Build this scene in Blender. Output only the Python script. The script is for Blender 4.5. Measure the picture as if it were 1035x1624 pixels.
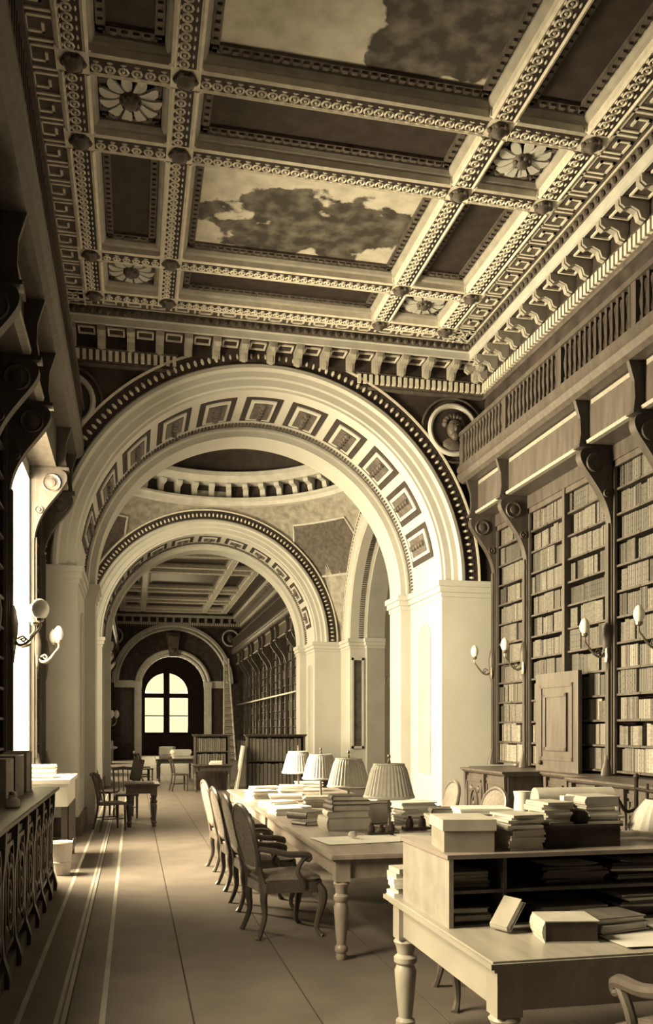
import bpy, bmesh, math, random
from mathutils import Matrix, Vector
random.seed(7)
PI = math.pi
for o in list(bpy.data.objects):
    bpy.data.objects.remove(o, do_unlink=True)
SC = bpy.context.scene
C = SC.collection
# ---------------------------------------------------------------- camera
YAW = 0.21848
EYE = 1.70
cam = bpy.data.cameras.new('camera')
cam.sensor_fit = 'HORIZONTAL'
cam.sensor_width = 36.0
cam.lens = 36.0 * 1378.5 / 1035.0
cam.shift_y = (1156.6 - 812.0) / 1035.0
cam.clip_end = 300
camo = bpy.data.objects.new('camera', cam)
C.objects.link(camo)
camo.location = (0, 0, EYE)
camo.rotation_euler = (PI / 2, 0, -YAW)
SC.camera = camo
# ---------------------------------------------------------------- sky, daylight, exposure
SC.view_settings.view_transform = 'Standard'
SC.view_settings.look = 'None'
SC.view_settings.gamma = 1.0
SC.view_settings.use_curve_mapping = False
SC.view_settings.exposure = 0.08
DAY = (1.0, 0.83, 0.515)
wd = bpy.data.worlds.new('sky')
SC.world = wd
wd.use_nodes = True
wd.node_tree.nodes['Background'].inputs[0].default_value = (*DAY, 1)
wd.node_tree.nodes['Background'].inputs[1].default_value = 1.6
SC.cycles.max_bounces = 8
SC.cycles.diffuse_bounces = 5
SC.cycles.transparent_max_bounces = 6
SC.cycles.sample_clamp_indirect = 6.0


def daylight(name, loc, rot, sx, sy, power, spread=180):
    l = bpy.data.lights.new(name, 'AREA')
    l.shape = 'RECTANGLE'
    l.size, l.size_y = sx, sy
    l.energy = power
    l.color = DAY
    l.spread = math.radians(spread)
    o = bpy.data.objects.new(name, l)
    C.objects.link(o)
    o.location = loc
    o.rotation_euler = rot
    return o


# daylight falling in through each window of the garden side (x < 0) and the end window
def tilt(deg):           # area light shining towards +x, dipped by deg
    return (0, -PI / 2 + math.radians(deg), 0)
WIN_NEAR = [(10.45, 12.75), (2.9, 5.3)]
WX = -2.55
daylight('daylight_window', (-2.85, 11.6, 3.6), tilt(14), 3.6, 2.1, 4000, 170)
daylight('daylight_window', (-3.05, 4.1, 3.7), tilt(28), 3.4, 2.2, 400, 100)
daylight('daylight_dome_window', (-3.35, 21.1, 4.2), tilt(12), 5.0, 4.6, 2300, 150)
for y in (30.7, 36.3, 41.9, 46.6):
    daylight('daylight_far_window', (-3.05, y, 3.6), tilt(15), 3.8, 2.0, 800, 160)
daylight('daylight_end_window', (2.1, 58.9, 3.4), (-PI / 2, 0, 0), 2.8, 3.2, 700, 160)

# ---------------------------------------------------------------- materials
MATS = {}


def mat(name, v, hue=(1, .86, .66), rough=.6, var=.25, scale=3.0, stretch=(1, 1, 1), bump=0.0, spec=.3, metal=0.0, trans=0.0):
    m = bpy.data.materials.new(name)
    m.use_nodes = True
    nt = m.node_tree
    b = nt.nodes['Principled BSDF']
    b.inputs['Roughness'].default_value = rough
    b.inputs['Specular IOR Level'].default_value = spec
    b.inputs['Metallic'].default_value = metal
    if trans:
        b.inputs['Transmission Weight'].default_value = trans
    tc = nt.nodes.new('ShaderNodeTexCoord')
    mp = nt.nodes.new('ShaderNodeMapping')
    mp.inputs['Scale'].default_value = stretch
    nz = nt.nodes.new('ShaderNodeTexNoise')
    nz.inputs['Scale'].default_value = scale
    nz.inputs['Detail'].default_value = 5
    cr = nt.nodes.new('ShaderNodeValToRGB')
    lo, hi = v * (1 - var), v * (1 + var)
    cr.color_ramp.elements[0].position = .3
    cr.color_ramp.elements[1].position = .7
    cr.color_ramp.elements[0].color = (*[min(.95, lo * h) for h in hue], 1)
    cr.color_ramp.elements[1].color = (*[min(.95, hi * h) for h in hue], 1)
    L = nt.links.new
    L(tc.outputs['Object'], mp.inputs[0])
    L(mp.outputs[0], nz.inputs['Vector'])
    L(nz.outputs['Fac'], cr.inputs[0])
    L(cr.outputs[0], b.inputs['Base Color'])
    if bump:
        bp = nt.nodes.new('ShaderNodeBump')
        bp.inputs['Strength'].default_value = bump
        bp.inputs['Distance'].default_value = .02
        L(nz.outputs['Fac'], bp.inputs['Height'])
        L(bp.outputs[0], b.inputs['Normal'])
    MATS[name] = m
    return m


W = (1, .99, .96)      # plaster hue
B_ = (1, .86, .80)     # mid browns
D_ = (1, .77, .73)     # dark browns
mat('plaster', .49, W, .7, .06, 1.5, bump=.05)
mat('plaster_grey', .36, W, .75, .08, 2.0, bump=.05)
mat('reveal_paint', .27, W, .75, .06, 2)
mat('ladder_wood', .55, (1, .96, .9), .5, .1, 5)
mat('stone_trim', .50, W, .6, .12, 4)
mat('gilt', .70, (1, .95, .86), .5, .15, 9)
mat('shaded_stone', .34, (1, .95, .88), .6, .15, 6)  # trim darkened to carry the shade on modillions and beam sides
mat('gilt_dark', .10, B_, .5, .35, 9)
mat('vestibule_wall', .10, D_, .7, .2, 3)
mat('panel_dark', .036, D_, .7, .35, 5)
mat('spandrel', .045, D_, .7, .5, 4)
mat('pendentive', .30, (1, .94, .86), .7, .3, 6)
mat('wood', .065, B_, .45, .3, 4, (3, 3, .5), bump=.05)
mat('wood_mid', .085, B_, .42, .25, 4, (3, 3, .5), bump=.05)
mat('wood_dark', .05, D_, .4, .35, 5, (3, 3, .5))
mat('wood_light', .28, (1, .94, .86), .45, .2, 5, (.6, 4, 4))
mat('desk_wood', .36, (1, .94, .86), .35, .15, 4, (4, .6, 1), spec=.4)
mat('table_wood', .28, B_, .35, .2, 4, (4, .6, 1), spec=.4)
mat('chair_wood', .11, B_, .35, .25, 8, spec=.5)
mat('cane', .20, B_, .7, .3, 40)
mat('leather', .06, D_, .5, .3, 12)
mat('floor', .14, B_, .62, .16, 2.6, (1, 1, 1), bump=.03, spec=.25)
mat('floor_strip', .36, (1, .95, .88), .55, .15, 3)
mat('floor_seam', .06, D_, .7, .2, 3)
mat('paper', .74, (1, .99, .97), .8, .06, 6)
mat('paper_old', .48, (1, .96, .90), .8, .15, 8)
mat('card', .30, (1, .93, .86), .7, .15, 8)
mat('brass', .20, (1, .88, .75), .35, .3, 20, metal=.6)
mat('iron', .05, D_, .45, .3, 20, metal=.3)
mat('shade_cloth', .55, (1, .97, .92), .8, .08, 20, bump=.05)
mat('globe_glass', .80, (1, .99, .97), .15, .04, 10, trans=.15, spec=.6)
mat('basket', .70, (1, .98, .95), .7, .08, 30, bump=.1)
for i, v in enumerate((.05, .07, .09, .11, .13, .08, .19, .25)):
    mat('book_%d' % i, v, (1, .93, .86), .6, .3, 14, (1, 1, 4))
BK = ['book_%d' % i for i in range(8)]


def painting_mat(name, seed, cx, cy, sx, sy):
    """pale sky ground with a dark cloudy mass, all paint"""
    m = bpy.data.materials.new(name)
    m.use_nodes = True
    nt = m.node_tree
    N, L = nt.nodes.new, nt.links.new
    b = nt.nodes['Principled BSDF']
    b.inputs['Roughness'].default_value = .6
    tc = N('ShaderNodeTexCoord')
    mp = N('ShaderNodeMapping')
    mp.inputs['Location'].default_value = (-cx / sx, -cy / sy, seed)
    mp.inputs['Scale'].default_value = (1 / sx, 1 / sy, 1)
    L(tc.outputs['Object'], mp.inputs[0])
    nz = N('ShaderNodeTexNoise'); nz.inputs['Scale'].default_value = 1.6; nz.inputs['Detail'].default_value = 4
    mp2 = N('ShaderNodeMapping'); mp2.inputs['Location'].default_value = (seed, seed, 0)
    L(tc.outputs['Object'], mp2.inputs[0]); L(mp2.outputs[0], nz.inputs['Vector'])
    sp = N('ShaderNodeSeparateXYZ'); L(mp.outputs[0], sp.inputs[0])
    def mth(op, a, b_=None):
        n = N('ShaderNodeMath'); n.operation = op
        for i, q in enumerate((a, b_)):
            if q is None: continue
            if isinstance(q, (int, float)): n.inputs[i].default_value = q
            else: L(q, n.inputs[i])
        return n.outputs[0]
    r = mth('ADD', mth('MULTIPLY', sp.outputs[0], sp.outputs[0]), mth('MULTIPLY', sp.outputs[1], sp.outputs[1]))
    f = mth('ADD', r, mth('MULTIPLY', mth('SUBTRACT', nz.outputs['Fac'], .5), 3.4))
    cr = N('ShaderNodeValToRGB')
    cr.color_ramp.elements[0].position = .72; cr.color_ramp.elements[0].color = (0, 0, 0, 1)
    cr.color_ramp.elements[1].position = .84; cr.color_ramp.elements[1].color = (1, 1, 1, 1)
    L(f, cr.inputs[0])
    nz2 = N('ShaderNodeTexNoise'); nz2.inputs['Scale'].default_value = 4.5; nz2.inputs['Detail'].default_value = 5
    L(mp2.outputs[0], nz2.inputs['Vector'])
    c2 = N('ShaderNodeValToRGB')
    c2.color_ramp.elements[0].position = .42; c2.color_ramp.elements[0].color = (.04, .035, .032, 1)
    c2.color_ramp.elements[1].position = .72; c2.color_ramp.elements[1].color = (.17, .155, .14, 1)
    L(nz2.outputs['Fac'], c2.inputs[0])
    c3 = N('ShaderNodeValToRGB')
    c3.color_ramp.elements[0].position = .3; c3.color_ramp.elements[0].color = (.42, .40, .36, 1)
    c3.color_ramp.elements[1].position = .6; c3.color_ramp.elements[1].color = (.60, .57, .52, 1)
    L(nz2.outputs['Fac'], c3.inputs[0])
    mx = N('ShaderNodeMixRGB')
    L(cr.outputs[0], mx.inputs[0]); L(c2.outputs[0], mx.inputs[1]); L(c3.outputs[0], mx.inputs[2])
    L(mx.outputs[0], b.inputs['Base Color'])
    MATS[name] = m
    return m


gm = bpy.data.materials.new('window_glass')
gm.use_nodes = True
_nt = gm.node_tree
_t = _nt.nodes.new('ShaderNodeBsdfTransparent'); _t.inputs[0].default_value = (.93, .92, .88, 1)
_g = _nt.nodes.new('ShaderNodeBsdfGlossy'); _g.inputs['Roughness'].default_value = .05
_m = _nt.nodes.new('ShaderNodeMixShader'); _m.inputs[0].default_value = .06
_nt.links.new(_t.outputs[0], _m.inputs[1]); _nt.links.new(_g.outputs[0], _m.inputs[2])
_nt.links.new(_m.outputs[0], _nt.nodes['Material Output'].inputs[0])
MATS['window_glass'] = gm


# ---------------------------------------------------------------- mesh helpers
class MB:
    def __init__(s):
        s.v, s.f, s.mi = [], [], []
        s.cur = 0

    def add(s, vs, fs):
        n = len(s.v)
        s.v.extend(vs)
        for f in fs:
            s.f.append(tuple(i + n for i in f))
            s.mi.append(s.cur)
        return s

    def box(s, x0, y0, z0, x1, y1, z1):
        return s.add([(x0, y0, z0), (x1, y0, z0), (x1, y1, z0), (x0, y1, z0), (x0, y0, z1), (x1, y0, z1), (x1, y1, z1), (x0, y1, z1)],
                     [(0, 3, 2, 1), (4, 5, 6, 7), (0, 1, 5, 4), (1, 2, 6, 5), (2, 3, 7, 6), (3, 0, 4, 7)])

    def cbox(s, cx, cy, cz, sx, sy, sz):
        return s.box(cx - sx / 2, cy - sy / 2, cz - sz / 2, cx + sx / 2, cy + sy / 2, cz + sz / 2)

    def prism(s, pts, axis, a, b):
        """closed 2-D outline extruded along an axis; pts are the other two coordinates in order"""
        n = len(pts)
        def mk(p, q):
            return {'x': (q, p[0], p[1]), 'y': (p[0], q, p[1]), 'z': (p[0], p[1], q)}[axis]
        vs = [mk(p, a) for p in pts] + [mk(p, b) for p in pts]
        fs = [tuple(range(n)), tuple(range(2 * n - 1, n - 1, -1))]
        fs += [(i, (i + 1) % n, n + (i + 1) % n, n + i) for i in range(n)]
        return s.add(vs, fs)

    def lathe(s, prof, n=16, c=(0, 0, 0), sx=1, sy=1, wave=0, nw=0, cap=True):
        vs = []
        for (r, z) in prof:
            for k in range(n):
                a = 2 * PI * k / n
                rr = r * (1 + (wave if k % 2 else -wave))
                vs.append((c[0] + rr * sx * math.cos(a), c[1] + rr * sy * math.sin(a), c[2] + z))
        fs = []
        for i in range(len(prof) - 1):
            for k in range(n):
                k2 = (k + 1) % n
                fs.append((i * n + k, i * n + k2, (i + 1) * n + k2, (i + 1) * n + k))
        if cap:
            fs.append(tuple(range(n - 1, -1, -1)))
            m = (len(prof) - 1) * n
            fs.append(tuple(range(m, m + n)))
        return s.add(vs, fs)

    def tube(s, path, rad, n=8, flat=1.0):
        P = [Vector(p) for p in path]
        if not isinstance(rad, (list, tuple)):
            rad = [rad] * len(P)
        vs, up = [], Vector((0, 0, 1))
        prev = None
        for i, p in enumerate(P):
            t = (P[min(i + 1, len(P) - 1)] - P[max(i - 1, 0)]).normalized()
            if prev is None:
                ref = up if abs(t.z) < .9 else Vector((0, 1, 0))
                u = t.cross(ref).normalized()
            else:
                u = (prev - t * prev.dot(t)).normalized()
            w = t.cross(u)
            prev = u
            for k in range(n):
                a = 2 * PI * k / n
                vs.append(tuple(p + u * (rad[i] * math.cos(a)) + w * (rad[i] * flat * math.sin(a))))
        fs = []
        for i in range(len(P) - 1):
            for k in range(n):
                k2 = (k + 1) % n
                fs.append((i * n + k, i * n + k2, (i + 1) * n + k2, (i + 1) * n + k))
        fs.append(tuple(range(n - 1, -1, -1)))
        m = (len(P) - 1) * n
        fs.append(tuple(range(m, m + n)))
        return s.add(vs, fs)

    def loop(s, path, r, n=6, ry=None):
        """closed tube"""
        P = [Vector(p) for p in path]
        m = len(P)
        c = sum(P, Vector()) / m
        nrm = Vector()
        for i in range(m):
            nrm += (P[i] - c).cross(P[(i + 1) % m] - c)
        nrm.normalize()
        vs = []
        for i in range(m):
            t = (P[(i + 1) % m] - P[i - 1]).normalized()
            u = t.cross(nrm)
            for k in range(n):
                a = 2 * PI * k / n
                vs.append(tuple(P[i] + u * (r * math.cos(a)) + nrm * ((ry or r) * math.sin(a))))
        fs = []
        for i in range(m):
            j = (i + 1) % m
            for k in range(n):
                k2 = (k + 1) % n
                fs.append((i * n + k, i * n + k2, j * n + k2, j * n + k))
        return s.add(vs, fs)

    def ball(s, c, rx, ry=None, rz=None, n=10, m=6):
        ry = ry or rx
        rz = rz or rx
        prof = [(math.sin(PI * i / m), -math.cos(PI * i / m)) for i in range(m + 1)]
        prof[0] = (.02, -1); prof[-1] = (.02, 1)
        vs = []
        for (r, z) in prof:
            for k in range(n):
                a = 2 * PI * k / n
                vs.append((c[0] + r * rx * math.cos(a), c[1] + r * ry * math.sin(a), c[2] + z * rz))
        fs = []
        for i in range(m):
            for k in range(n):
                k2 = (k + 1) % n
                fs.append((i * n + k, i * n + k2, (i + 1) * n + k2, (i + 1) * n + k))
        fs.append(tuple(range(n - 1, -1, -1)))
        fs.append(tuple(range(m * n, m * n + n)))
        return s.add(vs, fs)

    def arc(s, prof, cx, cz, a0=0., a1=PI, n=40, y0=0., ex=1., ez=1.):
        """closed (r, y) profile swept about the y axis line through (cx, cz)"""
        m = len(prof)
        vs = []
        for i in range(n + 1):
            a = a0 + (a1 - a0) * i / n
            for (r, y) in prof:
                vs.append((cx + r * ex * math.cos(a), y0 + y, cz + r * ez * math.sin(a)))
        fs = []
        for i in range(n):
            for k in range(m):
                k2 = (k + 1) % m
                fs.append((i * m + k, i * m + k2, (i + 1) * m + k2, (i + 1) * m + k))
        fs.append(tuple(range(m)))
        fs.append(tuple(range(n * m + m - 1, n * m - 1, -1)))
        return s.add(vs, fs)

    def xf(s, M):
        s.v = [tuple(M @ Vector(p)) for p in s.v]
        return s

    def mesh(s, name, mats, smooth=False, angle=35):
        me = bpy.data.meshes.new(name)
        me.from_pydata(s.v, [], s.f)
        if isinstance(mats, str):
            mats = [mats]
        for m in mats:
            me.materials.append(MATS[m])
        if len(mats) > 1:
            me.polygons.foreach_set('material_index', s.mi)
        bm = bmesh.new(); bm.from_mesh(me)
        bmesh.ops.recalc_face_normals(bm, faces=bm.faces)
        bm.to_mesh(me); bm.free()
        if smooth:
            me.polygons.foreach_set('use_smooth', [True] * len(me.polygons))
            me.set_sharp_from_angle(angle=math.radians(angle))
        me.update()
        return me

    def build(s, name, mats, parent=None, smooth=False, angle=35, kind=None):
        return link(name, s.mesh(name, mats, smooth, angle), parent, kind=kind)


def link(name, me, parent=None, loc=None, rot=None, scale=None, kind=None):
    o = bpy.data.objects.new(name, me)
    C.objects.link(o)
    if parent is not None:
        o.parent = parent
    if loc is not None: o.location = loc
    if rot is not None: o.rotation_euler = rot
    if scale is not None: o.scale = scale
    if kind: o['kind'] = kind
    return o


def thing(name, label, cat, loc=(0, 0, 0), rz=0, group=None):
    o = bpy.data.objects.new(name, None)
    C.objects.link(o)
    o.location = loc
    o.rotation_euler = (0, 0, rz)
    tag(o, label, cat, group)
    return o


def tag(o, label, cat, group=None):
    o['label'] = label
    o['category'] = cat
    if group: o['group'] = group
    return o


def struct(name, loc=(0, 0, 0), label=None):
    o = bpy.data.objects.new(name, None)
    C.objects.link(o)
    o.location = loc
    o['kind'] = 'structure'
    if label: o['label'] = label
    return o


def stag(o, label=None):
    o['kind'] = 'structure'
    if label: o['label'] = label
    return o


def copy_tree(o, parent=None):
    c = o.copy()
    C.objects.link(c)
    c.parent = parent
    for ch in o.children:
        copy_tree(ch, c)
    return c


def cr(pts, k=4, closed=False):
    P = [Vector(p) for p in pts]
    n = len(P)
    out = []
    rng = n if closed else n - 1
    for i in range(rng):
        if closed:
            p0, p1, p2, p3 = P[(i - 1) % n], P[i], P[(i + 1) % n], P[(i + 2) % n]
        else:
            p0, p1, p2, p3 = P[max(i - 1, 0)], P[i], P[i + 1], P[min(i + 2, n - 1)]
        for j in range(k):
            t = j / k
            out.append(tuple(.5 * ((2 * p1) + (-p0 + p2) * t + (2 * p0 - 5 * p1 + 4 * p2 - p3) * t * t + (-p0 + 3 * p1 - 3 * p2 + p3) * t ** 3)))
    if not closed:
        out.append(tuple(P[-1]))
    return out


def lerp_list(a, n):
    """resample radii list to n values"""
    out = []
    for i in range(n):
        t = i * (len(a) - 1) / (n - 1)
        j = min(int(t), len(a) - 2)
        out.append(a[j] + (a[j + 1] - a[j]) * (t - j))
    return out


def ctube(m, pts, rad, k=4, n=8, flat=1.0):
    p = cr(pts, k)
    r = rad if not isinstance(rad, (list, tuple)) else lerp_list(rad, len(p))
    return m.tube(p, r, n, flat)

# ================================================================= the setting
CX, CZ = 2.20, 4.30          # axis of the arches, springing height
XL, XR = -1.36, 6.10         # fronts of the wall bookcases
Y1, Y2, Y3 = 14.40, 25.30, 50.0
H = 8.20                     # underside of the ceiling beams

# ---- floor: dark slab, carpet widths with open seams, pale border lines
fl = stag(MB().box(-4.2, -2.2, -.30, 9.0, 60.5, -.008).build('floor', 'floor_seam'), 'dark floor running through the long library')
x = .344 - .725 * 7
k = 0
while x < 8.6:
    a = max(x + .006, -4.1)
    b = min(x + .725 - .006, 8.9)
    if b - a > .05:
        MB().box(a, -2.1, -.02, b, 60.4, 0).build('carpet_strip', 'floor', fl)
    x += .725
for (a, w) in ((-.675, .034), (-.452, .026), (-.412, .026), (-.195, .034)):
    MB().box(a, .2, -.001, a + w, 24.5, .002).build('border_line', 'floor_strip', fl)

# ---- outer walls
def wall_with_openings(name, xa, xb, y0, y1, z1, holes, m, label):
    """a side wall (x from xa to xb) with rectangular holes (y0, y1, z0, z1)"""
    b = MB()
    ys = sorted(holes)
    c = y0
    for (a, e, za, zb) in ys:
        if a > c: b.box(xa, c, 0, xb, a, z1)
        if za > 0: b.box(xa, a, 0, xb, e, za)
        if zb < z1: b.box(xa, a, zb, xb, e, z1)
        c = e
    if c < y1: b.box(xa, c, 0, xb, y1, z1)
    return stag(b.build(name, m), label)

NH = [(a + .12, b - .12, .75, 5.15) for a, b in WIN_NEAR]
FARW = [(29.5, 31.9), (35.1, 37.5), (40.7, 43.1), (45.4, 47.8)]
FHOLE = [(a + .12, b - .12, .75, 5.15) for a, b in FARW]
wl = wall_with_openings('wall_left', WX - .2, WX, -1.8, 16.2, 9.4, NH, 'plaster', 'window wall behind the shadowed bookcase')
wl2 = wall_with_openings('wall_left_far', WX - .2, WX, 26.0, 51, 9.4, FHOLE, 'plaster', 'window wall of the far gallery')
stag(MB().box(6.62, -1.8, 0, 6.85, 16.2, 9.4).build('wall_right', 'plaster_grey'), 'wall behind the tall sunlit bookcase')
stag(MB().box(6.62, 26, 0, 6.85, 51, 9.4).build('wall_right_far', 'plaster_grey'), 'wall behind the far gallery bookcases')
stag(MB().box(-2.8, -1.8, 0, 6.9, -1.55, 9.4).build('wall_near', 'plaster_grey'), 'end wall closing the near room')
# roof slabs above the coffers keep daylight out
stag(MB().box(-3.9, -1.9, 9.0, 8.4, 16.6, 9.3).build('ceiling_slab', 'panel_dark'), 'slab above the near coffered ceiling')
stag(MB().box(-3.9, 26.0, 9.0, 8.4, 51, 9.3).build('ceiling_slab_far', 'panel_dark'), 'slab above the far coffered ceiling')

# ---- windows
win_n = [0]
def window(xg, ya, yb, za, zb, rows, cols, label, parentless=True):
    win_n[0] += 1
    r = struct('window_%d' % win_n[0], (0, 0, 0), label)
    f = MB()
    t = .07
    f.box(xg - .05, ya, za, xg + .05, ya + t, zb).box(xg - .05, yb - t, za, xg + .05, yb, zb)
    f.box(xg - .05, ya, za, xg + .05, yb, za + t).box(xg - .05, ya, zb - t, xg + .05, yb, zb)
    f.build('frame', 'wood_light', r)
    cw, ch = (yb - ya - 2 * t) / cols, (zb - za - 2 * t) / rows
    for i in range(cols):
        for j in range(rows):
            y = ya + t + i * cw; z = za + t + j * ch
            MB().box(xg - .006, y + .012, z + .012, xg + .006, y + cw - .012, z + ch - .012).build('pane', 'window_glass', r)
    for i in range(1, cols):
        y = ya + t + i * cw
        MB().box(xg - .03, y - .02, za + t, xg + .03, y + .02, zb - t).build('mullion', 'wood_light', r)
    for j in range(1, rows):
        z = za + t + j * ch
        MB().box(xg - .025, ya + t, z - .016, xg + .025, yb - t, z + .016).build('glazing_bar', 'wood_light', r)
    return r

for k, (a, b) in enumerate(WIN_NEAR):
    window(WX - .1, a + .13, b - .13, .76, 5.14, 4, 2, ['tall bright window between the two shadowed bookcases', 'tall window beside the foreground desk'][k])
for k, (a, b) in enumerate(FARW):
    window(WX - .1, a + .13, b - .13, .76, 5.14, 4, 2, 'tall window of the far gallery, number %s along' % ('one', 'two', 'three', 'four')[k])


# ---- arches
def arch_wall(name, y, d1, d2, label, npan=11, M=None, x0=-2.75, x1=7.0, top=8.6, med=True, spand='spandrel', bead=True, R=3.06, sides=True, ribm='plaster'):
    r = struct(name, (0, 0, 0), label)
    M = M or Matrix.Identity(4)
    def bd(m, nm, mt, par=r, **kw):
        m.xf(M)
        return m.build(nm, mt, par, **kw)
    Ro = R + .24
    N = 48
    arcp = [(CX + Ro * math.cos(PI * i / N), CZ + Ro * math.sin(PI * i / N)) for i in range(N + 1)]
    poly = [(x0, CZ), (x0, top), (x1, top), (x1, CZ)] + arcp
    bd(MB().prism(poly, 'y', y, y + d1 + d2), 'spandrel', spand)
    d = d1
    prof = [(R, 0), (R, d), (R + .3, d), (R + .42, -.01), (R + .42, -.06), (R + .385, -.11), (R + .33, -.12), (R + .29, -.06), (R + .2, -.055), (R + .17, -.03), (R + .06, -.03), (R + .04, 0)]
    bd(MB().arc(prof, CX, CZ, 0, PI, 72, y), 'archivolt', 'plaster', smooth=True, angle=25)
    rr = R - .19
    prof = [(rr, d1), (rr, d1 + d2), (R + .25, d1 + d2), (R + .25, d1), (R + .0, d1), (R - .03, d1 - .05), (R - .07, d1 - .05), (R - .09, d1)]
    bd(MB().arc(prof, CX, CZ, 0, PI, 72, y), 'rib_arch', ribm, smooth=True, angle=25)
    # egg band where soffit meets rib
    b = MB()
    n = 150
    for i in range(n):
        a = PI * (i + .5) / n
        m_ = MB().box(-.014, d1 - .2, -.03, .014, d1 - .07, .02)
        m_.xf(Matrix.Translation((CX + (R - .005) * math.cos(a), y, CZ + (R - .005) * math.sin(a))) @ Matrix.Rotation(PI / 2 - a, 4, 'Y'))
        b.add(m_.v, m_.f)
    bd(b, 'egg_band', 'gilt_dark', kind='stuff')
    # soffit coffers as raised plates; the dark panel paints their recess shadow
    if npan:
        step = PI / (npan + 1)
        for i in range(npan):
            a = step * (i + 1)
            h = step * .40
            ya, yb = .30, d1 - .34
            p = bd(MB().arc([(R + .02, ya), (R - .012, ya), (R - .012, yb), (R + .02, yb)], CX, CZ, a - h, a + h, 6, y), 'coffer_shade', 'panel_dark')
            g = .10 / R
            bd(MB().arc([(R + .0, ya + .10), (R - .035, ya + .10), (R - .035, yb - .10), (R + .0, yb - .10)], CX, CZ, a - h + g, a + h - g, 5, y), 'inner_field', 'plaster', p)
            o = MB()
            g2 = .16 / R
            o.arc([(R - .03, ya + .2), (R - .05, ya + .2), (R - .05, yb - .2), (R - .03, yb - .2)], CX, CZ, a - h + g2, a + h - g2, 5, y)
            nb = max(3, int((yb - ya - .4) / .13))
            for q in range(nb):
                yy = ya + .2 + (q + .5) * (yb - ya - .4) / nb
                o.ball((CX + (R - .055) * math.cos(a), y + yy, CZ + (R - .055) * math.sin(a)), .06, .05, .06, 6, 4)
            bd(o, 'ornament', 'gilt_dark', p)
    if bead:
        ang = math.asin(min(1, .04 / 3.5))
        b = MB().arc([(R + .42, .02), (R + .42, -.05), (R + .66, -.05), (R + .66, .02)], CX, CZ, 0, PI, 60, y)
        bd(b, 'dark_band', 'panel_dark')
        b = MB()
        n = 96
        for i in range(n):
            a = PI * (i + .5) / n
            m_ = MB().ball((0, 0, 0), .028, .035, .055, 6, 4)
            m_.xf(Matrix.Translation((CX + (R + .53) * math.cos(a), y - .05, CZ + (R + .53) * math.sin(a))) @ Matrix.Rotation(PI / 2 - a, 4, 'Y'))
            b.add(m_.v, m_.f)
        bd(b, 'bead_row', 'gilt', kind='stuff')
        bd(MB().arc([(R + .66, .02), (R + .66, -.06), (R + .70, -.06), (R + .70, .02)], CX, CZ, 0, PI, 60, y), 'outer_fillet', 'gilt')
    # piers
    for s in (-1, 1):
        xa, xb = (x0, CX - R) if s < 0 else (CX + R, x1)
        p = bd(MB().box(xa, y, 0, xb, y + d1 + d2, CZ - .28), 'pier', 'plaster')
        xe = CX + s * (R - .19)
        e0, e1 = min(xe, CX + s * R), max(xe, CX + s * R)
        bd(MB().box(e0, y + d1, 0, e1, y + d1 + d2, CZ - .28), 'rib_pilaster', ribm, p)
        im = MB()
        for (z0, z1, e) in ((CZ - .28, CZ - .20, .02), (CZ - .20, CZ - .10, .055), (CZ - .10, CZ, .085)):
            im.box(xa - (e if s > 0 else 0), y - e, z0, xb + (e if s < 0 else 0), y + d1 + d2 + e, z1)
            q0, q1 = (e0, e1 + e) if s < 0 else (e0 - e, e1)
            im.box(q0, y + d1 - e, z0, q1, y + d1 + d2 + e, z1)
        bd(im, 'impost', 'plaster', p)
        bs = MB().box(xa - (.05 if s > 0 else 0), y - .05, 0, xb + (.05 if s < 0 else 0), y + d1 + d2, .30)
        bd(bs, 'plinth', 'wood', p)
        if d1 > 1:
            # round-headed niche on the reveal: thin plate, recess shade as grey plaster
            yc, hw = y + d1 * .5, .30
            xf_ = CX + s * R
            pts = [(yc - hw, .9), (yc + hw, .9)] + [(yc + hw * math.cos(PI * i / 12), 3.35 + hw * math.sin(PI * i / 12)) for i in range(13)]
            bd(MB().prism(pts, 'x', xf_ - s * .012, xf_ + s * .05), 'niche_shade', 'plaster_grey', p)
            loop = [(xf_ - s * .012, q[0], q[1]) for q in pts]
            bd(MB().loop(loop, .025, 6), 'niche_moulding', 'plaster', p)
    if med:
        for s in (-1, 1):
            c = Vector((CX + s * 3.25, y - .02, 6.93))
            ring = [(c.x + .42 * math.cos(2 * PI * i / 32), c.y - .03, c.z + .42 * math.sin(2 * PI * i / 32)) for i in range(32)]
            w = bd(MB().loop(ring, .045, 8), 'medallion', 'stone_trim', smooth=True)
            ring2 = [(c.x + .56 * math.cos(2 * PI * i / 32), c.y - .01, c.z + .56 * math.sin(2 * PI * i / 32)) for i in range(32)]
            bd(MB().loop(ring2, .02, 6), 'outer_ring', 'gilt_dark', w)
            disc = [(c.x + .41 * math.cos(2 * PI * i / 32), c.z + .41 * math.sin(2 * PI * i / 32)) for i in range(32)]
            bd(MB().prism(disc, 'y', c.y - .03, c.y + .03), 'field', 'panel_dark', w)
            hd = MB()
            hd.ball((c.x, c.y - .08, c.z), .13, .10, .17, 12, 8)
            hd.ball((c.x, c.y - .17, c.z - .02), .03, .05, .05, 8, 5)
            hd.ball((c.x - .05, c.y - .15, c.z + .05), .035, .03, .02, 8, 5).ball((c.x + .05, c.y - .15, c.z + .05), .035, .03, .02, 8, 5)
            hd.ball((c.x, c.y - .14, c.z - .14), .08, .06, .08, 8, 5)
            for i in range(9):
                a = PI * i / 8
                hd.ball((c.x + .16 * math.cos(a), c.y - .06, c.z + .08 + .14 * math.sin(a)), .055, .06, .055, 6, 4)
            hd.ball((c.x, c.y - .04, c.z - .26), .2, .06, .12, 10, 5)
            bd(hd, 'carved_head', 'gilt_dark', w, smooth=True, angle=60)
    return r


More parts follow.
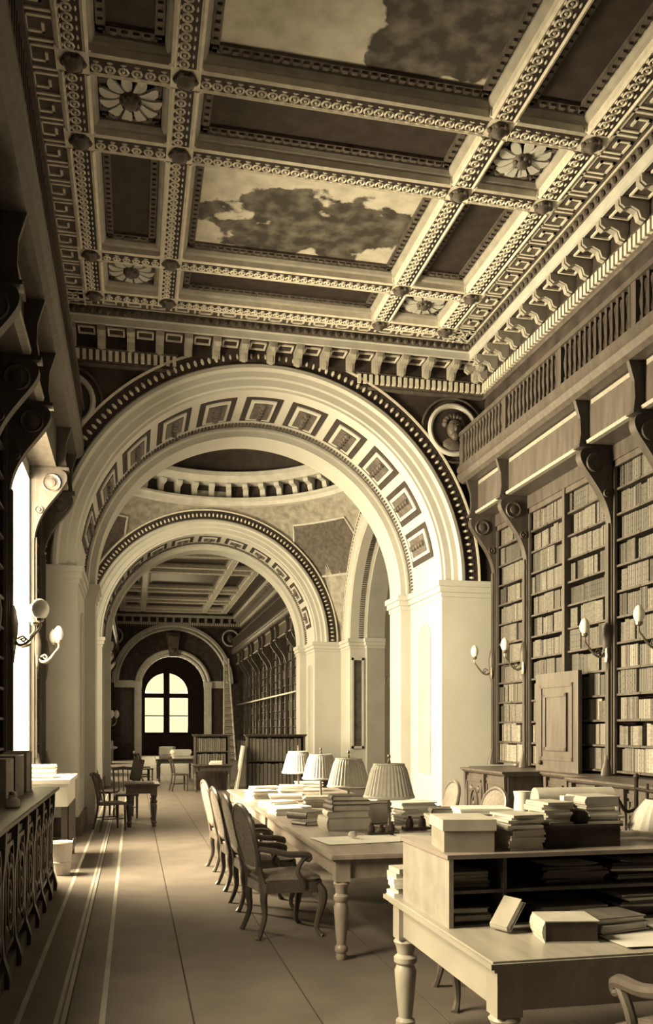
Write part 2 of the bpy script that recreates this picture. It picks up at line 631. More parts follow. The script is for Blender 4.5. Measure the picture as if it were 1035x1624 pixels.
arch_wall('wall_back', Y1, 1.78, .72, 'great white arch with coffered underside, nearest the tables')
arch_wall('wall_middle', Y2, 1.35, .65, 'second white arch beyond the dome, framing the far gallery', spand='pendentive', med=False)
# side arches of the domed bay: local x runs along world y, local y runs outwards
YC = 21.1
Mr = Matrix.Translation((6.06, YC, 0)) @ Matrix.Rotation(-PI / 2, 4, 'Z') @ Matrix.Translation((-CX, 0, 0))
Ml = Matrix.Translation((-1.66, YC, 0)) @ Matrix.Rotation(PI / 2, 4, 'Z') @ Matrix.Translation((-CX, 0, 0))
arch_wall('wall_dome_right', 0, .45, .54, 'side arch of the domed bay on the lit side', npan=0, M=Mr, ribm='plaster_grey', x0=CX - 4.2, x1=CX + 4.2, med=False, spand='pendentive')
arch_wall('wall_dome_left', 0, .45, .70, 'side arch of the domed bay on the window side', npan=0, M=Ml, x0=CX - 4.2, x1=CX + 4.2, med=False, spand='pendentive')
# what closes the side recesses
rb = struct('wall_recess_right', (7.07, YC, 0), 'panelled wooden recess behind the side arch')
MB().box(0, -3.2, 0, .2, 3.2, 7.6).build('back_board', 'wood', rb)
for i in range(6):
    MB().box(-.04, -2.9 + i * 1.0, .3, 0, -2.1 + i * 1.0, 3.0).build('panel', 'wood_dark', rb)
    MB().box(-.04, -2.9 + i * 1.0, 3.2, 0, -2.1 + i * 1.0, 6.8).build('panel', 'wood_dark', rb)
DW = (18.9, 23.3, 1.0, 6.9)
wall_with_openings('wall_recess_left', -3.0, -2.81, 17.6, 24.6, 8.0, [DW], 'plaster', 'wall around the dome bay window')
window(-2.9, DW[0] + .01, DW[1] - .01, DW[2] + .01, DW[3] - .01, 6, 4, 'wide window lighting the domed bay')
# white framed panels on the far reveal of the side arch
pr = MB()
yr = YC + 3.06
for (z0, z1) in ((1.2, 3.7),):
    o = struct('trim_1', (0, 0, 0), 'narrow framed panel on the side arch reveal')
    MB().box(6.12, yr - .012, z0, 6.44, yr + .01, z1).build('panel_field', 'gilt_dark', o)
    f = MB()
    f.box(6.10, yr - .04, z0 - .05, 6.16, yr, z1 + .05).box(6.40, yr - .04, z0 - .05, 6.46, yr, z1 + .05)
    f.box(6.10, yr - .04, z0 - .05, 6.46, yr, z0 + .02).box(6.10, yr - .04, z1 - .02, 6.46, yr, z1 + .05)
    f.build('panel_frame', 'plaster', o)

# ---- pendentives and dome
dome = struct('ceiling_dome', (0, 0, 0), 'dome on pendentives with a bracketed ring')
hx, hy = 3.86, 4.2
Rs = hx * math.sqrt(2)
for q in range(4):
    b = MB()
    nt_, nz_ = 24, 10
    vs, fs = [], []
    for i in range(nt_ + 1):
        th = q * PI / 2 + (PI / 2) * i / nt_
        c, s = math.cos(th), math.sin(th)
        mx = max(abs(c), abs(s))
        rmax = hx / mx                         # reach of the square at this angle
        zlo = math.sqrt(max(0, Rs * Rs - rmax * rmax))
        for j in range(nz_ + 1):
            z = zlo + (hx - zlo) * j / nz_
            r_ = math.sqrt(max(0, Rs * Rs - z * z))
            vs.append((CX + r_ * c, YC + r_ * s * hy / hx, CZ + z))
    for i in range(nt_):
        for j in range(nz_):
            a = i * (nz_ + 1) + j
            fs.append((a, a + 1, a + nz_ + 2, a + nz_ + 1))
    b.add(vs, fs)
    p = b.build('pendentive', 'pendentive', dome, smooth=True)
    # six-sided painted panel lying on the pendentive
    th0 = q * PI / 2 + PI / 4
    def sp(dth, z):
        r_ = math.sqrt(max(0, (Rs - .03) ** 2 - z * z))
        return (CX + r_ * math.cos(th0 + dth), YC + r_ * math.sin(th0 + dth) * hy / hx, CZ + z)
    hexa = [(-.20, 3.35), (.20, 3.35), (.235, 2.75), (.11, 1.95), (-.11, 1.95), (-.235, 2.75)]
    dense = []
    for i in range(6):
        a, e = hexa[i], hexa[(i + 1) % 6]
        for j in range(5):
            t = j / 5
            dense.append((a[0] + (e[0] - a[0]) * t, a[1] + (e[1] - a[1]) * t))
    m = MB()
    cen = sp(0, 2.7)
    ring = [sp(*d) for d in dense]
    m.add([cen] + ring, [(0, 1 + i, 1 + (i + 1) % len(ring)) for i in range(len(ring))])
    m.build('painted_panel', 'gilt_dark', p)
    MB().loop(ring, .035, 6).build('panel_frame', 'stone_trim', p)
rz = CZ + hx
def ell(m):
    return m.xf(Matrix.Translation((CX, YC, 0)) @ Matrix.Diagonal((1, hy / hx, 1, 1)))
ell(MB().lathe([(3.86, rz - .02), (3.74, rz), (3.70, rz + .1), (3.62, rz + .14), (3.62, rz + .2), (3.86, rz + .2), (4.2, rz + .2), (4.2, rz - .02)], 72, cap=False)).build('ring_cornice', 'stone_trim', dome, smooth=True, angle=25)
ell(MB().lathe([(3.9, rz + .2), (3.9, rz + .62)], 72, cap=False)).build('ring_frieze', 'panel_dark', dome, smooth=True)
ell(MB().lathe([(3.9, rz + .60), (3.5, rz + .60), (3.46, rz + .66), (3.36, rz + .74), (3.36, rz + .86), (3.42, rz + .9), (3.9, rz + .9)], 72, cap=False)).build('ring_corona', 'stone_trim', dome, smooth=True, angle=25)
mo = MB().prism([(0, .0), (0, -.36), (-.06, -.38), (-.12, -.30), (-.16, -.16), (-.34, -.12), (-.38, -.04), (-.36, 0)], 'y', -.075, .075).mesh('modillion', 'stone_trim')
for i in range(48):
    a = 2 * PI * i / 48
    link('modillion', mo, dome, (CX + 3.88 * math.cos(a), YC + 3.88 * hy / hx * math.sin(a), rz + .60), (0, 0, a))
prof = [(3.5 * math.cos(PI / 2 * i / 14), rz + .9 + 3.2 * math.sin(PI / 2 * i / 14)) for i in range(14)] + [(.05, rz + 4.1)]
ell(MB().lathe(prof, 56, cap=False)).build('dome_shell', 'panel_dark', dome, smooth=True)

# ---- coffered ceilings
BX = [-.57, .51, 3.86, 4.97]
rings = MB()
torus = MB().loop([(.046 * math.cos(2 * PI * i / 8), .046 * math.sin(2 * PI * i / 8), 0) for i in range(8)], .013, 4)
boss = MB().ball((0, 0, 0), .018, .018, .014, 6, 4)
leaf = MB().ball((0, 0, 0), .034, .012, .012, 5, 4)

def guilloche(L, two=True):
    """rings along local x from 0 to L, hanging under z=0"""
    b = MB()
    n = max(1, int(L / .112))
    st = L / n
    for i in range(n):
        u = (i + .5) * st
        for (mm, dx, dy) in ((torus, 0, .028), (boss, 0, .028), (leaf, .0, -.058), (leaf, .0, .092)):
            b.add([(p[0] + u + dx, p[1] + dy, p[2] - .008) for p in mm.v], mm.f)
    return b

def beam_run(root, axis, c, a, e, z, detail):
    """one beam from a to e along axis at cross position c"""
    w = .15
    b = MB()
    def put(m, mt, nm, par, **kw):
        if axis == 'y':
            m.xf(Matrix.Translation((c, a, z)) @ Matrix.Rotation(PI / 2, 4, 'Z'))
        else:
            m.xf(Matrix.Translation((a, c, z)))
        return m.build(nm, mt, par, **kw)
    L = e - a
    prof = [(-w, .20), (-w, .0), (-w + .03, -.018), (-w + .05, 0), (w - .05, 0), (w - .03, -.018), (w, 0), (w, .20)]
    p = put(b.prism(prof, 'x', 0, L), 'gilt', 'beam', root)
    m = MB()
    for q in (-1, 1):
        m.prism([(q * w, .34), (q * w, .075), (q * (w + .035), .09), (q * (w + .06), .13), (q * (w + .06), .34)], 'x', 0, L)
    put(m, 'shaded_stone', 'beam_moulding', p)  # darker tone stands in for the unlit side of the beam
    if detail:
        put(guilloche(L), 'gilt', 'guilloche', p, kind='stuff')
        # dark bed behind the rings
        put(MB().box(0, -w + .055, -.004, L, w - .055, .0), 'panel_dark', 'ornament_bed', p)
    return p

petal = MB()
petal.add(*(lambda P: ([(x, y, z) for (x, y, z) in P] + [(x, y, z + .03) for (x, y, z) in P],
    [tuple(range(len(P))), tuple(range(2 * len(P) - 1, len(P) - 1, -1))] + [(i, (i + 1) % len(P), len(P) + (i + 1) % len(P), len(P) + i) for i in range(len(P))]))(
    [(.09, -.018, -.03), (.17, -.038, -.06), (.25, -.056, -.07), (.30, -.05, -.055), (.325, -.022, -.035), (.33, 0, -.03), (.325, .022, -.035), (.30, .05, -.055), (.25, .056, -.07), (.17, .038, -.06), (.09, .018, -.03)]))
petal_me = petal.mesh('petal', 'stone_trim', True, 60)
core = MB().lathe([(.12, 0), (.115, -.06), (.08, -.08), (.06, -.12), (.02, -.13)], 12)
for i in range(8):
    core.ball((.085 * math.cos(PI * i / 4), .085 * math.sin(PI * i / 4), -.075), .03, .035, .03, 6, 4)
core_me = core.mesh('rosette_core', 'gilt_dark', True, 60)
bossm = MB().lathe([(.14, .02), (.15, -.02), (.12, -.06), (.13, -.08), (.08, -.12), (.05, -.16), (.015, -.18)], 10)
for i in range(6):
    bossm.ball((.12 * math.cos(PI * i / 3), .12 * math.sin(PI * i / 3), -.05), .05, .05, .05, 6, 4)
boss_me = bossm.mesh('boss', 'gilt_dark', True, 60)

def panel_cell(root, xa, xb, ya, yb, z, kind, detail, paint=None):
    """recess between beams; inner frame + field"""
    b = MB()
    t = .09
    x0, x1, y0, y1 = xa + .22, xb - .22, ya + .22, yb - .22
    cxm, cym = (x0 + x1) / 2, (y0 + y1) / 2
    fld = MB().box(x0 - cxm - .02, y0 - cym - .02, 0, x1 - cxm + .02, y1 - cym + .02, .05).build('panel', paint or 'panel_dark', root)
    fld.location = (cxm, cym, z + .19)
    fr = MB()
    for (a, e, c_, d) in ((x0, x1, y0, y0 + t), (x0, x1, y1 - t, y1), (x0, x0 + t, y0, y1), (x1 - t, x1, y0, y1)):
        fr.box(a - cxm, c_ - cym, -.035, e - cxm, d - cym, .0)
    if detail:
        n = int((x1 - x0) / .10)
        for i in range(n):
            for yy in (y0 + t * .5, y1 - t * .5):
                fr.cbox(x0 + (i + .5) * (x1 - x0) / n - cxm, yy - cym, -.045, .06, .045, .03)
        n = int((y1 - y0) / .10)
        for i in range(n):
            for xx in (x0 + t * .5, x1 - t * .5):
                fr.cbox(xx - cxm, y0 + (i + .5) * (y1 - y0) / n - cym, -.045, .045, .06, .03)
    fr.build('panel_frame', 'gilt_dark', fld)
    if kind == 'rosette':
        ro = link('rosette', core_me, root, (cxm, cym, z + .16), scale=(1.0, 1.0, 1.0))
        if detail:
            for i in range(11):
                link('petal', petal_me, ro, (0, 0, 0), (0, 0, 2 * PI * i / 11))

def coffers(name, rows, kinds, label, detail, paints=None):
    root = struct(name, (0, 0, 0), label)
    paints = paints or {}
    for c in BX:
        for i in range(len(rows) - 1):
            beam_run(root, 'y', c, rows[i] + .15, rows[i + 1] - .15, H, detail)
    for r_ in rows:
        for i in range(3):
            beam_run(root, 'x', r_, BX[i] + .15, BX[i + 1] - .15, H, detail)
    for c in BX:
        for r_ in rows:
            nd = MB().box(c - .17, r_ - .17, H + .004, c + .17, r_ + .17, H + .34).build('crossing', 'gilt', root)
            if detail:
                link('boss', boss_me, nd, (c, r_, H + .01), scale=(.78, .78, .6))
    for i in range(len(rows) - 1):
        for j in range(3):
            k = kinds[i]
            kk = 'plain'
            pm = None
            if k == 'rosette' and j != 1: kk = 'rosette'
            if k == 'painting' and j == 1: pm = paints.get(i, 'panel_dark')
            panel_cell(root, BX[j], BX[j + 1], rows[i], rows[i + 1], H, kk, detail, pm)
    return root

painting_mat('painting_clouds', 3.3, .2, .2, 1.55, .85)
painting_mat('painting_figures', 9.1, .75, 1.25, .95, .95)
painting_mat('painting_third', 14.7, 0, 0, 1.0, .7)
NR = [-.46, .67, 3.03, 4.20, 8.79, 9.96, 12.32, 13.45]
NK = ['rosette', 'painting', 'rosette', 'painting', 'rosette', 'painting', 'rosette']
cl = coffers('ceiling', NR, NK, 'coffered ceiling of gilded beams, rosettes and painted panels', True,
             {5: 'painting_clouds', 3: 'painting_figures', 1: 'painting_third'})
FR = [28.5, 29.6, 32.0, 33.1, 35.5, 36.6, 40.7, 41.8, 44.2, 45.3, 47.7, 48.9]
coffers('ceiling_far', FR, ['rosette', 'painting'] * 5 + ['rosette'], 'coffered ceiling of the far gallery seen through both arches', False,
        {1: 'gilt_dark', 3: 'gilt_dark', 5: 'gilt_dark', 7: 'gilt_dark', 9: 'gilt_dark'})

# ---- cornices
modil = MB().prism([(0, 0), (0, -.20), (.05, -.24), (.11, -.22), (.14, -.14), (.24, -.10), (.32, -.13), (.38, -.09), (.385, 0)], 'x', -.062, .062)
modil.prism([(.02, -.20), (.06, -.26), (.12, -.24), (.15, -.14), (.24, -.11), (.33, -.15), (.395, -.10), (.39, -.03), (.02, -.03)], 'x', -.03, .03)
modil_me = modil.mesh('modillion', 'shaded_stone')  # shadow of the scrolls put into the darker colour
cf = MB()
for (a, e, c_, d) in ((-.13, .13, .10, .125), (-.13, .13, .335, .36), (-.13, -.105, .1, .36), (.105, .13, .1, .36)):
    cf.box(a, c_, -.025, e, d, 0)
coffer_me = cf.mesh('coffer_frame', 'gilt')

def meander(L, u=.36):
    b = MB()
    n = max(1, int(L / u))
    u = L / n
    t = .028
    for i in range(n):
        o = i * u
        # one key unit across d .04 .. .34
        for (a, c_, e, d) in ((0, .30, .80, .30), (.80, .05, .80, .30), (.28, .05, .80, .05), (.28, .05, .28, .20), (.28, .20, .55, .20), (0, .05, 0, .30), (.80, .30, 1.0, .30)):
            b.box(o + a * u - t / 2, c_ - t / 2, -.018, o + e * u + t / 2, d + t / 2, 0)
    b.box(0, -.05, -.012, L, -.03, 0).box(0, .38, -.012, L, .40, 0)
    return b

def cornice(name, M, L, label, gap=None, detail=True, zb=7.50):
    """local: x along wall, y out into the room, z up (world heights); gap = (a, b) where the arch interrupts the lower bands"""
    r = struct(name, (0, 0, 0), label)
    def bd(m, nm, mt, **kw):
        m.xf(M)
        return m.build(nm, mt, r, **kw)
    runs = [(0, L)] if not gap else [(0, gap[0]), (gap[1], L)]
    lo, dn = MB(), MB()
    for (a, e) in runs:
        lo.prism([(0, zb), (.05, zb), (.06, zb + .04), (.04, zb + .07), (.04, zb + .25), (.09, zb + .28), (0, zb + .28)], 'x', a, e)
        n = int((e - a) / .10)
        for i in range(n):
            x_ = a + (i + .5) * (e - a) / n
            dn.box(x_ - .028, .04, zb + .10, x_ + .028, .095, zb + .25)
    bd(lo, 'architrave', 'gilt_dark')
    bd(dn, 'dentil_band', 'gilt', kind='stuff')
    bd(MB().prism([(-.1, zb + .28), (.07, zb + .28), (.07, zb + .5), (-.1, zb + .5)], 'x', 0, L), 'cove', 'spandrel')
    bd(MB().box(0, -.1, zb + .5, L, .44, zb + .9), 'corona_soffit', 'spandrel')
    bd(MB().prism([(.44, zb + .49), (.47, zb + .50), (.47, zb + .60), (.50, zb + .61), (.50, zb + .62), (.44, zb + .62)], 'x', 0, L), 'corona', 'stone_trim')
    bd(MB().prism([(.44, zb + .62), (.51, zb + .62), (.54, zb + .70), (.54, zb + .74), (.44, zb + .74)], 'x', 0, L), 'ovolo', 'gilt_dark')
    n = max(1, round(L / .44))
    st = L / n
    for i in range(n):
        x_ = (i + .5) * st
        mm = M @ Matrix.Translation((x_, .07, zb + .5))
        o = link('modillion', modil_me, r)
        o.matrix_world = mm
        if detail and i < n - 1:
            o = link('coffer_frame', coffer_me, r)
            o.matrix_world = M @ Matrix.Translation(((i + 1) * st, 0, zb + .5))
    eg = MB()
    n = int(L / .13)
    for i in range(n):
        eg.ball(((i + .5) * L / n, .545, zb + .66), .04, .035, .045, 6, 4)
    bd(eg, 'egg_row', 'gilt_dark', kind='stuff')
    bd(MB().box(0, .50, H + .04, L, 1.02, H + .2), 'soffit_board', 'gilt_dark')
    if detail:
        bd(meander(L).xf(Matrix.Translation((0, .60, H + .04))), 'greek_key', 'gilt')
    return r

def wallM(p, d):
    """local x along d, local y 90 degrees left of d"""
    dx, dy = d
    return Matrix(((dx, -dy, 0, p[0]), (dy, dx, 0, p[1]), (0, 0, 1, 0), (0, 0, 0, 1)))
WRU, WLU = 6.06, -1.62      # faces of the upper walls
cornice('trim_2', wallM((WRU, -1.5), (0, 1)), 15.9, 'bracketed cornice above the sunlit bookcase wall')
cornice('trim_3', wallM((WLU, Y1), (0, -1)), 15.9, 'bracketed cornice in shadow on the window side')
cornice('trim_4', wallM((WRU, Y1), (-1, 0)), WRU - WLU, 'bracketed cornice above the great arch', gap=(WRU - CX - 1.5, WRU - CX + 1.5))
cornice('trim_5', wallM((WRU, 27.3), (0, 1)), 22.7, 'cornice of the far gallery on the lit side', detail=False)
cornice('trim_6', wallM((WLU, 50.0), (0, -1)), 22.7, 'cornice of the far gallery on the window side', detail=False)
cornice('trim_7', wallM((WRU, 50.0), (-1, 0)), WRU - WLU, 'cornice across the end of the far gallery', detail=False)
# upper wall strips between gallery and cornice
for (nm, a, b_, y0, y1) in (('wall_upper_right', WRU, 6.64, -1.6, Y1), ('wall_upper_left', -2.56, WLU, -1.6, Y1), ('wall_upper_right_far', WRU, 6.64, 27.3, 50), ('wall_upper_left_far', -2.56, WLU, 27.3, 50)):
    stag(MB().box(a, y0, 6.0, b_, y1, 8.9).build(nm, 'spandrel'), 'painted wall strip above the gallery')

# ---- far end: wall with an outer blind arch, an inner arch with keystone, a dark vestibule and its window
fe = struct('wall_far', (0, 0, 0), 'end wall with a keystoned arch opening on a dark vestibule')
N = 40
RI, ZI = 1.75, 4.1
arc_i = [(CX + RI * math.cos(PI * i / N), ZI + RI * math.sin(PI * i / N)) for i in range(N + 1)]
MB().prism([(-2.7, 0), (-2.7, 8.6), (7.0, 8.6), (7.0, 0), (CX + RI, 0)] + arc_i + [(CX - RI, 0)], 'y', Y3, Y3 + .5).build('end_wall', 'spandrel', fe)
MB().arc([(3.0, 0), (3.0, -.05), (3.08, -.12), (3.2, -.05), (3.26, -.12), (3.4, -.1), (3.4, 0)], CX, CZ, 0, PI, 60, Y3).build('outer_archivolt', 'stone_trim', fe)
MB().arc([(RI, .5), (RI, -.08), (RI + .1, -.12), (RI + .18, -.06), (RI + .28, -.14), (RI + .36, -.12), (RI + .4, 0), (RI + .4, .5)], CX, ZI, 0, PI, 60, Y3).build('inner_archivolt', 'stone_trim', fe)
for s in (-1, 1):
    xa = CX + s * RI
    MB().box(min(xa, xa + s * .4), Y3 - .12, 0, max(xa, xa + s * .4), Y3 + .5, ZI).build('jamb', 'stone_trim', fe)
    MB().box(min(xa, xa + s * .4) - .03, Y3 - .15, ZI - .05, max(xa, xa + s * .4) + .03, Y3 - .05, ZI + .3).build('impost_block', 'stone_trim', fe)
    MB().box(min(xa + s * .4, xa + s * 1.5), Y3 - .06, ZI - .05, max(xa + s * .4, xa + s * 1.5), Y3 + .02, ZI + .35).build('impost_band', 'stone_trim', fe)
    MB().box(min(xa + s * .55, xa + s * 1.15), Y3 - .04, .9, max(xa + s * .55, xa + s * 1.15), Y3 + .02, ZI - .2).build('wall_panel', 'wood_dark', fe)
ks = MB().prism([(CX - .22, ZI + RI - .05), (CX + .22, ZI + RI - .05), (CX + .38, 7.15), (CX - .38, 7.15)], 'y', Y3 - .28, Y3)
ks.ball((CX, Y3 - .28, 6.9), .34, .14, .14, 10, 5).ball((CX, Y3 - .28, 6.15), .16, .1, .12, 8, 5)
ks.build('keystone', 'gilt_dark', fe)
for s in (-1, 1):
    c = (CX + s * 3.25, Y3 - .05, 6.93)
    w = MB().loop([(c[0] + .45 * math.cos(2 * PI * i / 24), c[1], c[2] + .45 * math.sin(2 * PI * i / 24)) for i in range(24)], .05, 6).build('medallion', 'stone_trim', fe)
    MB().ball(c, .2, .12, .24, 10, 6).build('carved_head', 'gilt_dark', w)
ve = struct('wall_vestibule', (0, 0, 0), 'dark vestibule walls around the end window')
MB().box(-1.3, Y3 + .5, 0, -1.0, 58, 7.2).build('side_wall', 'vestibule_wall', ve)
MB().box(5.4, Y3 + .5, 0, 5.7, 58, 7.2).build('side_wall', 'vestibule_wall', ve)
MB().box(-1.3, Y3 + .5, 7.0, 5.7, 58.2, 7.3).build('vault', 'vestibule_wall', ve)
# end window: opening 0.66 .. 3.66, sill 1.3, spring 4.2 (segmental head)
wx0, wx1, wzs = .62, 3.62, 4.0
wr = (wx1 - wx0) / 2
wcx = (wx0 + wx1) / 2
arcw = [(wcx + wr * math.cos(PI * i / 20), wzs + wr * math.sin(PI * i / 20)) for i in range(21)]
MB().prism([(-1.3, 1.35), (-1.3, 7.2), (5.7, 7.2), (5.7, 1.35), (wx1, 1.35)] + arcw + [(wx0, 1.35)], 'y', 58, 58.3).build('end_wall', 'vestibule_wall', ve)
MB().box(-1.3, 58, 0, 5.7, 58.3, 1.35).build('window_apron', 'vestibule_wall', ve)
win_n[0] += 1
ew = struct('window_%d' % win_n[0], (0, 0, 0), 'bright round-headed window at the very end of the vista')
MB().arc([(wr, 0), (wr - .12, 0), (wr - .12, .12), (wr, .12)], wcx, wzs, 0, PI, 24, 57.98).build('frame', 'wood', ew)
for (a, b_) in ((wx0, wx0 + .12), (wcx - .2, wcx + .2), (wx1 - .12, wx1)):
    MB().box(a, 57.96, 1.35, b_, 58.1, wzs + (wr if abs(a - wcx + .2) < .01 else 0)).build('mullion', 'wood', ew)
for (a, b_) in ((1.35, 1.5), (2.55, 2.62), (3.75, 4.05)):
    MB().box(wx0, 57.97, a, wx1, 58.09, b_).build('transom', 'wood', ew)
for (a, b_) in ((wx0 + .12, wcx - .2), (wcx + .2, wx1 - .12)):
    for (c_, d) in ((1.5, 2.55), (2.62, 3.75)):
        MB().box(a, 58.02, c_, b_, 58.03, d).build('pane', 'window_glass', ew)
for s in (0, 1):
    pts = [(wcx + s * 0 + (1 if s else -1) * .2, 4.05)] + [(wcx + (wr - .12) * math.cos(a), wzs + (wr - .12) * math.sin(a)) for a in [PI / 2 * (1 - .1 * q) if s else PI / 2 * (1 + .1 * q) for q in range(1, 10)]]
    MB().prism(pts, 'y', 58.02, 58.03).build('pane', 'window_glass', ew)

# ================================================================= wall bookcases
ROW0, ROWH, NROW = 1.16, .335, 12
ORD = ['lowest', 'second', 'third', 'fourth', 'fifth', 'sixth', 'seventh', 'eighth', 'ninth', 'tenth', 'eleventh', 'topmost']
cons_prof = [(.002, 4.35), (.025, 4.50), (.08, 4.66), (.17, 4.82), (.28, 4.97), (.37, 5.09), (.43, 5.19), (.445, 5.27), (.42, 5.33), (.36, 5.36), (0, 5.36)]
cb = MB().prism(cr([(p[0], p[1], 0) for p in cons_prof[:10]], 3) and [(q[0], q[1]) for q in cr([(p[0], p[1], 0) for p in cons_prof[:10]], 3)] + [(.002, 5.36)], 'y', -.064, .064)
cb.box(.003, -.08, 5.36, .47, .08, 5.397)
console_me = cb.mesh('console', 'wood', True, 30)
def scroll_mesh(u, z, r_):
    m = MB().lathe([(r_ * .3, -.095), (r_ * .45, -.09), (r_ * .5, -.078), (r_ * .8, -.076), (r_, -.09), (r_ * 1.08, -.076), (r_ * 1.08, .076), (r_, .09), (r_ * .8, .076), (r_ * .5, .078), (r_ * .45, .09), (r_ * .3, .095)], 14)
    m.xf(Matrix.Translation((u, 0, z)) @ Matrix.Rotation(PI / 2, 4, 'X'))
    return m.mesh('scroll', 'wood', True, 30)
scroll_me = [scroll_mesh(.24, 5.17, .12), scroll_mesh(.07, 4.78, .05)]
rib = MB().prism([(.302, 5.40), (.44, 5.40), (.42, 5.55), (.43, 5.75), (.50, 5.978), (.302, 5.978)], 'y', -.03, .03)
rib_me = rib.mesh('frieze_rib', 'wood')
up = MB().box(-.16, -.065, 1.09, .0, .065, 5.397).box(0, -.04, 1.3, .035, .04, 4.4)
upright_me = up.mesh('upright', 'wood')
vz = MB().lathe([(.03, 2.45), (.055, 2.6), (.085, 2.8), (.09, 2.9), (.06, 3.05), (.035, 3.1)], 12, (.02, 0, 0), .8, .7)
vase_me = vz.mesh('turned_boss', 'wood', True, 40)
foot_me = MB().lathe([(.11, 1.092), (.10, 1.16), (.06, 1.26), (.04, 1.36)], 12, (.02, 0, 0), .9, .57).mesh('flared_foot', 'wood', True, 40)

# rounded-spine book of unit size: spine towards +x
ub = MB().prism([(-1, -.5), (-.06, -.5), (-.015, -.25), (0, 0), (-.015, .25), (-.06, .5), (-1, .5)], 'z', 0, 1)
BOOKME = [ub.mesh('book', b) for b in BK]
bb = MB().prism([(-1, -.5), (-.06, -.5), (-.015, -.25), (0, 0), (-.015, .25), (-.06, .5), (-1, .5)], 'z', 0, 1)
for zz in (.16, .42, .74):
    bb.box(-.06, -.44, zz, .012, .44, zz + .02)
BOOKRIB = [bb.mesh('book', b) for b in BK]

book_slots = []       # (x_front, sign, y, w, h, z, tone, bay label, row)

def fill_row(xf, s, ya, yb, z, hmax, bay, row, rnd):
    y = ya + .012
    base = rnd.choice((0, 2, 3, 3, 4, 5))
    lo = row <= 4 and 'counter' in bay or row <= 2
    hb = rnd.uniform(.86, .97)
    run = 0
    while y < yb - .02:
        if run <= 0:
            run = rnd.randint(3, 11); tone = rnd.choice((6, 7, 6, 4)) if lo and rnd.random() < .85 else rnd.choice((base, base, rnd.randrange(6), 4, 3)); wb = rnd.uniform(.026, .055); hh = min(.985, hb * rnd.uniform(.92, 1.08)); dx = rnd.uniform(-.015, .03)
        run -= 1
        w = wb * rnd.uniform(.85, 1.15)
        if y + w > yb - .008: break
        if rnd.random() < .012: y += rnd.uniform(.03, .10); run = 0; continue
        tn = tone if rnd.random() < .7 else max(0, min(7, tone + rnd.choice((-1, 1))))
        book_slots.append((xf + s * (.10 - dx), s, y + w / 2, w * .90, hmax * hh * rnd.uniform(.985, 1.0), z + .002, tn, bay, row))
        y += w

def bay_case(name, s, xf, ya, yb, label, mull, bay, rnd, fill=True, root_x=None, fine=True):
    """bookcase between upright centres ya < yb. s=+1: stands on the x>0 side facing -x."""
    t = thing(name, label, 'bookcase', (xf, (ya + yb) / 2, 0), 0)
    hl = (yb - ya) / 2
    X = lambda u: s * u            # u grows into the wall
    def bx(m, u0, u1, y0, y1, z0, z1):
        m.box(min(X(u0), X(u1)), y0, z0, max(X(u0), X(u1)), y1, z1)
        return m
    bx(MB(), .42, .50, -hl + .001, hl - .001, 1.092, 5.398).build('back_panel', 'wood_dark', t)
    bx(MB(), .0, .46, -hl + .068, hl - .068, 5.20, 5.40).build('top_board', 'wood', t)
    fr = MB()
    bx(fr, .02, .06, -hl + .068, -hl + .10, 1.12, 5.2); bx(fr, .02, .06, hl - .10, hl - .068, 1.12, 5.2); bx(fr, .02, .06, -hl + .068, hl - .068, 5.12, 5.2)
    fr.build('face_frame', 'wood_mid', t)
    segs = [(-hl + .075, hl - .075)]
    if mull:
        bx(MB(), .0, .44, -.035, .035, 1.12, 5.2).build('mullion', 'wood_mid', t)
        segs = [(-hl + .075, -.04), (.04, hl - .075)]
    for k in range(NROW):
        z = ROW0 + k * ROWH
        for (a, e) in segs:
            m = MB()
            bx(m, .05, .44, a, e, z - .028, z)
            bx(m, .044, .05, (a + e) / 2 - .02, (a + e) / 2 + .02, z - .028, z + .006)
            m.build('shelf', 'wood', t)
    if fill:
        for k in range(NROW):
            z = ROW0 + k * ROWH
            for i, (a, e) in enumerate(segs):
                fill_row(xf, s, (ya + yb) / 2 + a, (ya + yb) / 2 + e, z, ROWH - .03, bay if isinstance(bay, str) else bay[i], k, rnd)
    # frieze under the gallery
    m = MB()
    bx(m, -.30, .5, -hl + .001, hl - .001, 5.40, 5.978)
    f = m.build('frieze', 'wood_mid', t)
    m = MB()
    pr_ = [(-.30, 5.40), (-.37, 5.40), (-.38, 5.44), (-.34, 5.47), (-.30, 5.48)]
    m.prism([(s * p[0], p[1]) for p in pr_], 'y', -hl + .09, hl - .09)
    m.build('frieze_moulding', 'wood_light', f)
    m = MB()
    bx(m, -.33, -.30, -hl + .12, hl - .12, 5.90, 5.96)
    m.build('frieze_fillet', 'wood_light', f)
    return t

def upright(t, s, xf, y, full=True):
    """upright, console bracket and rib, as parts of bookcase t, at world y"""
    ly = y - t.location.y
    sc_ = (-s, 1, 1)
    u = link('upright', upright_me, t, (0, ly, 0), scale=sc_)
    c = link('console', console_me, t, (0, ly, 0), scale=sc_)
    link('frieze_rib', rib_me, t, (0, ly, 0), scale=sc_)
    if full:
        link('turned_boss', vase_me, u)
        link('flared_foot', foot_me, u)
        for q in scroll_me:
            link('scroll', q, c)

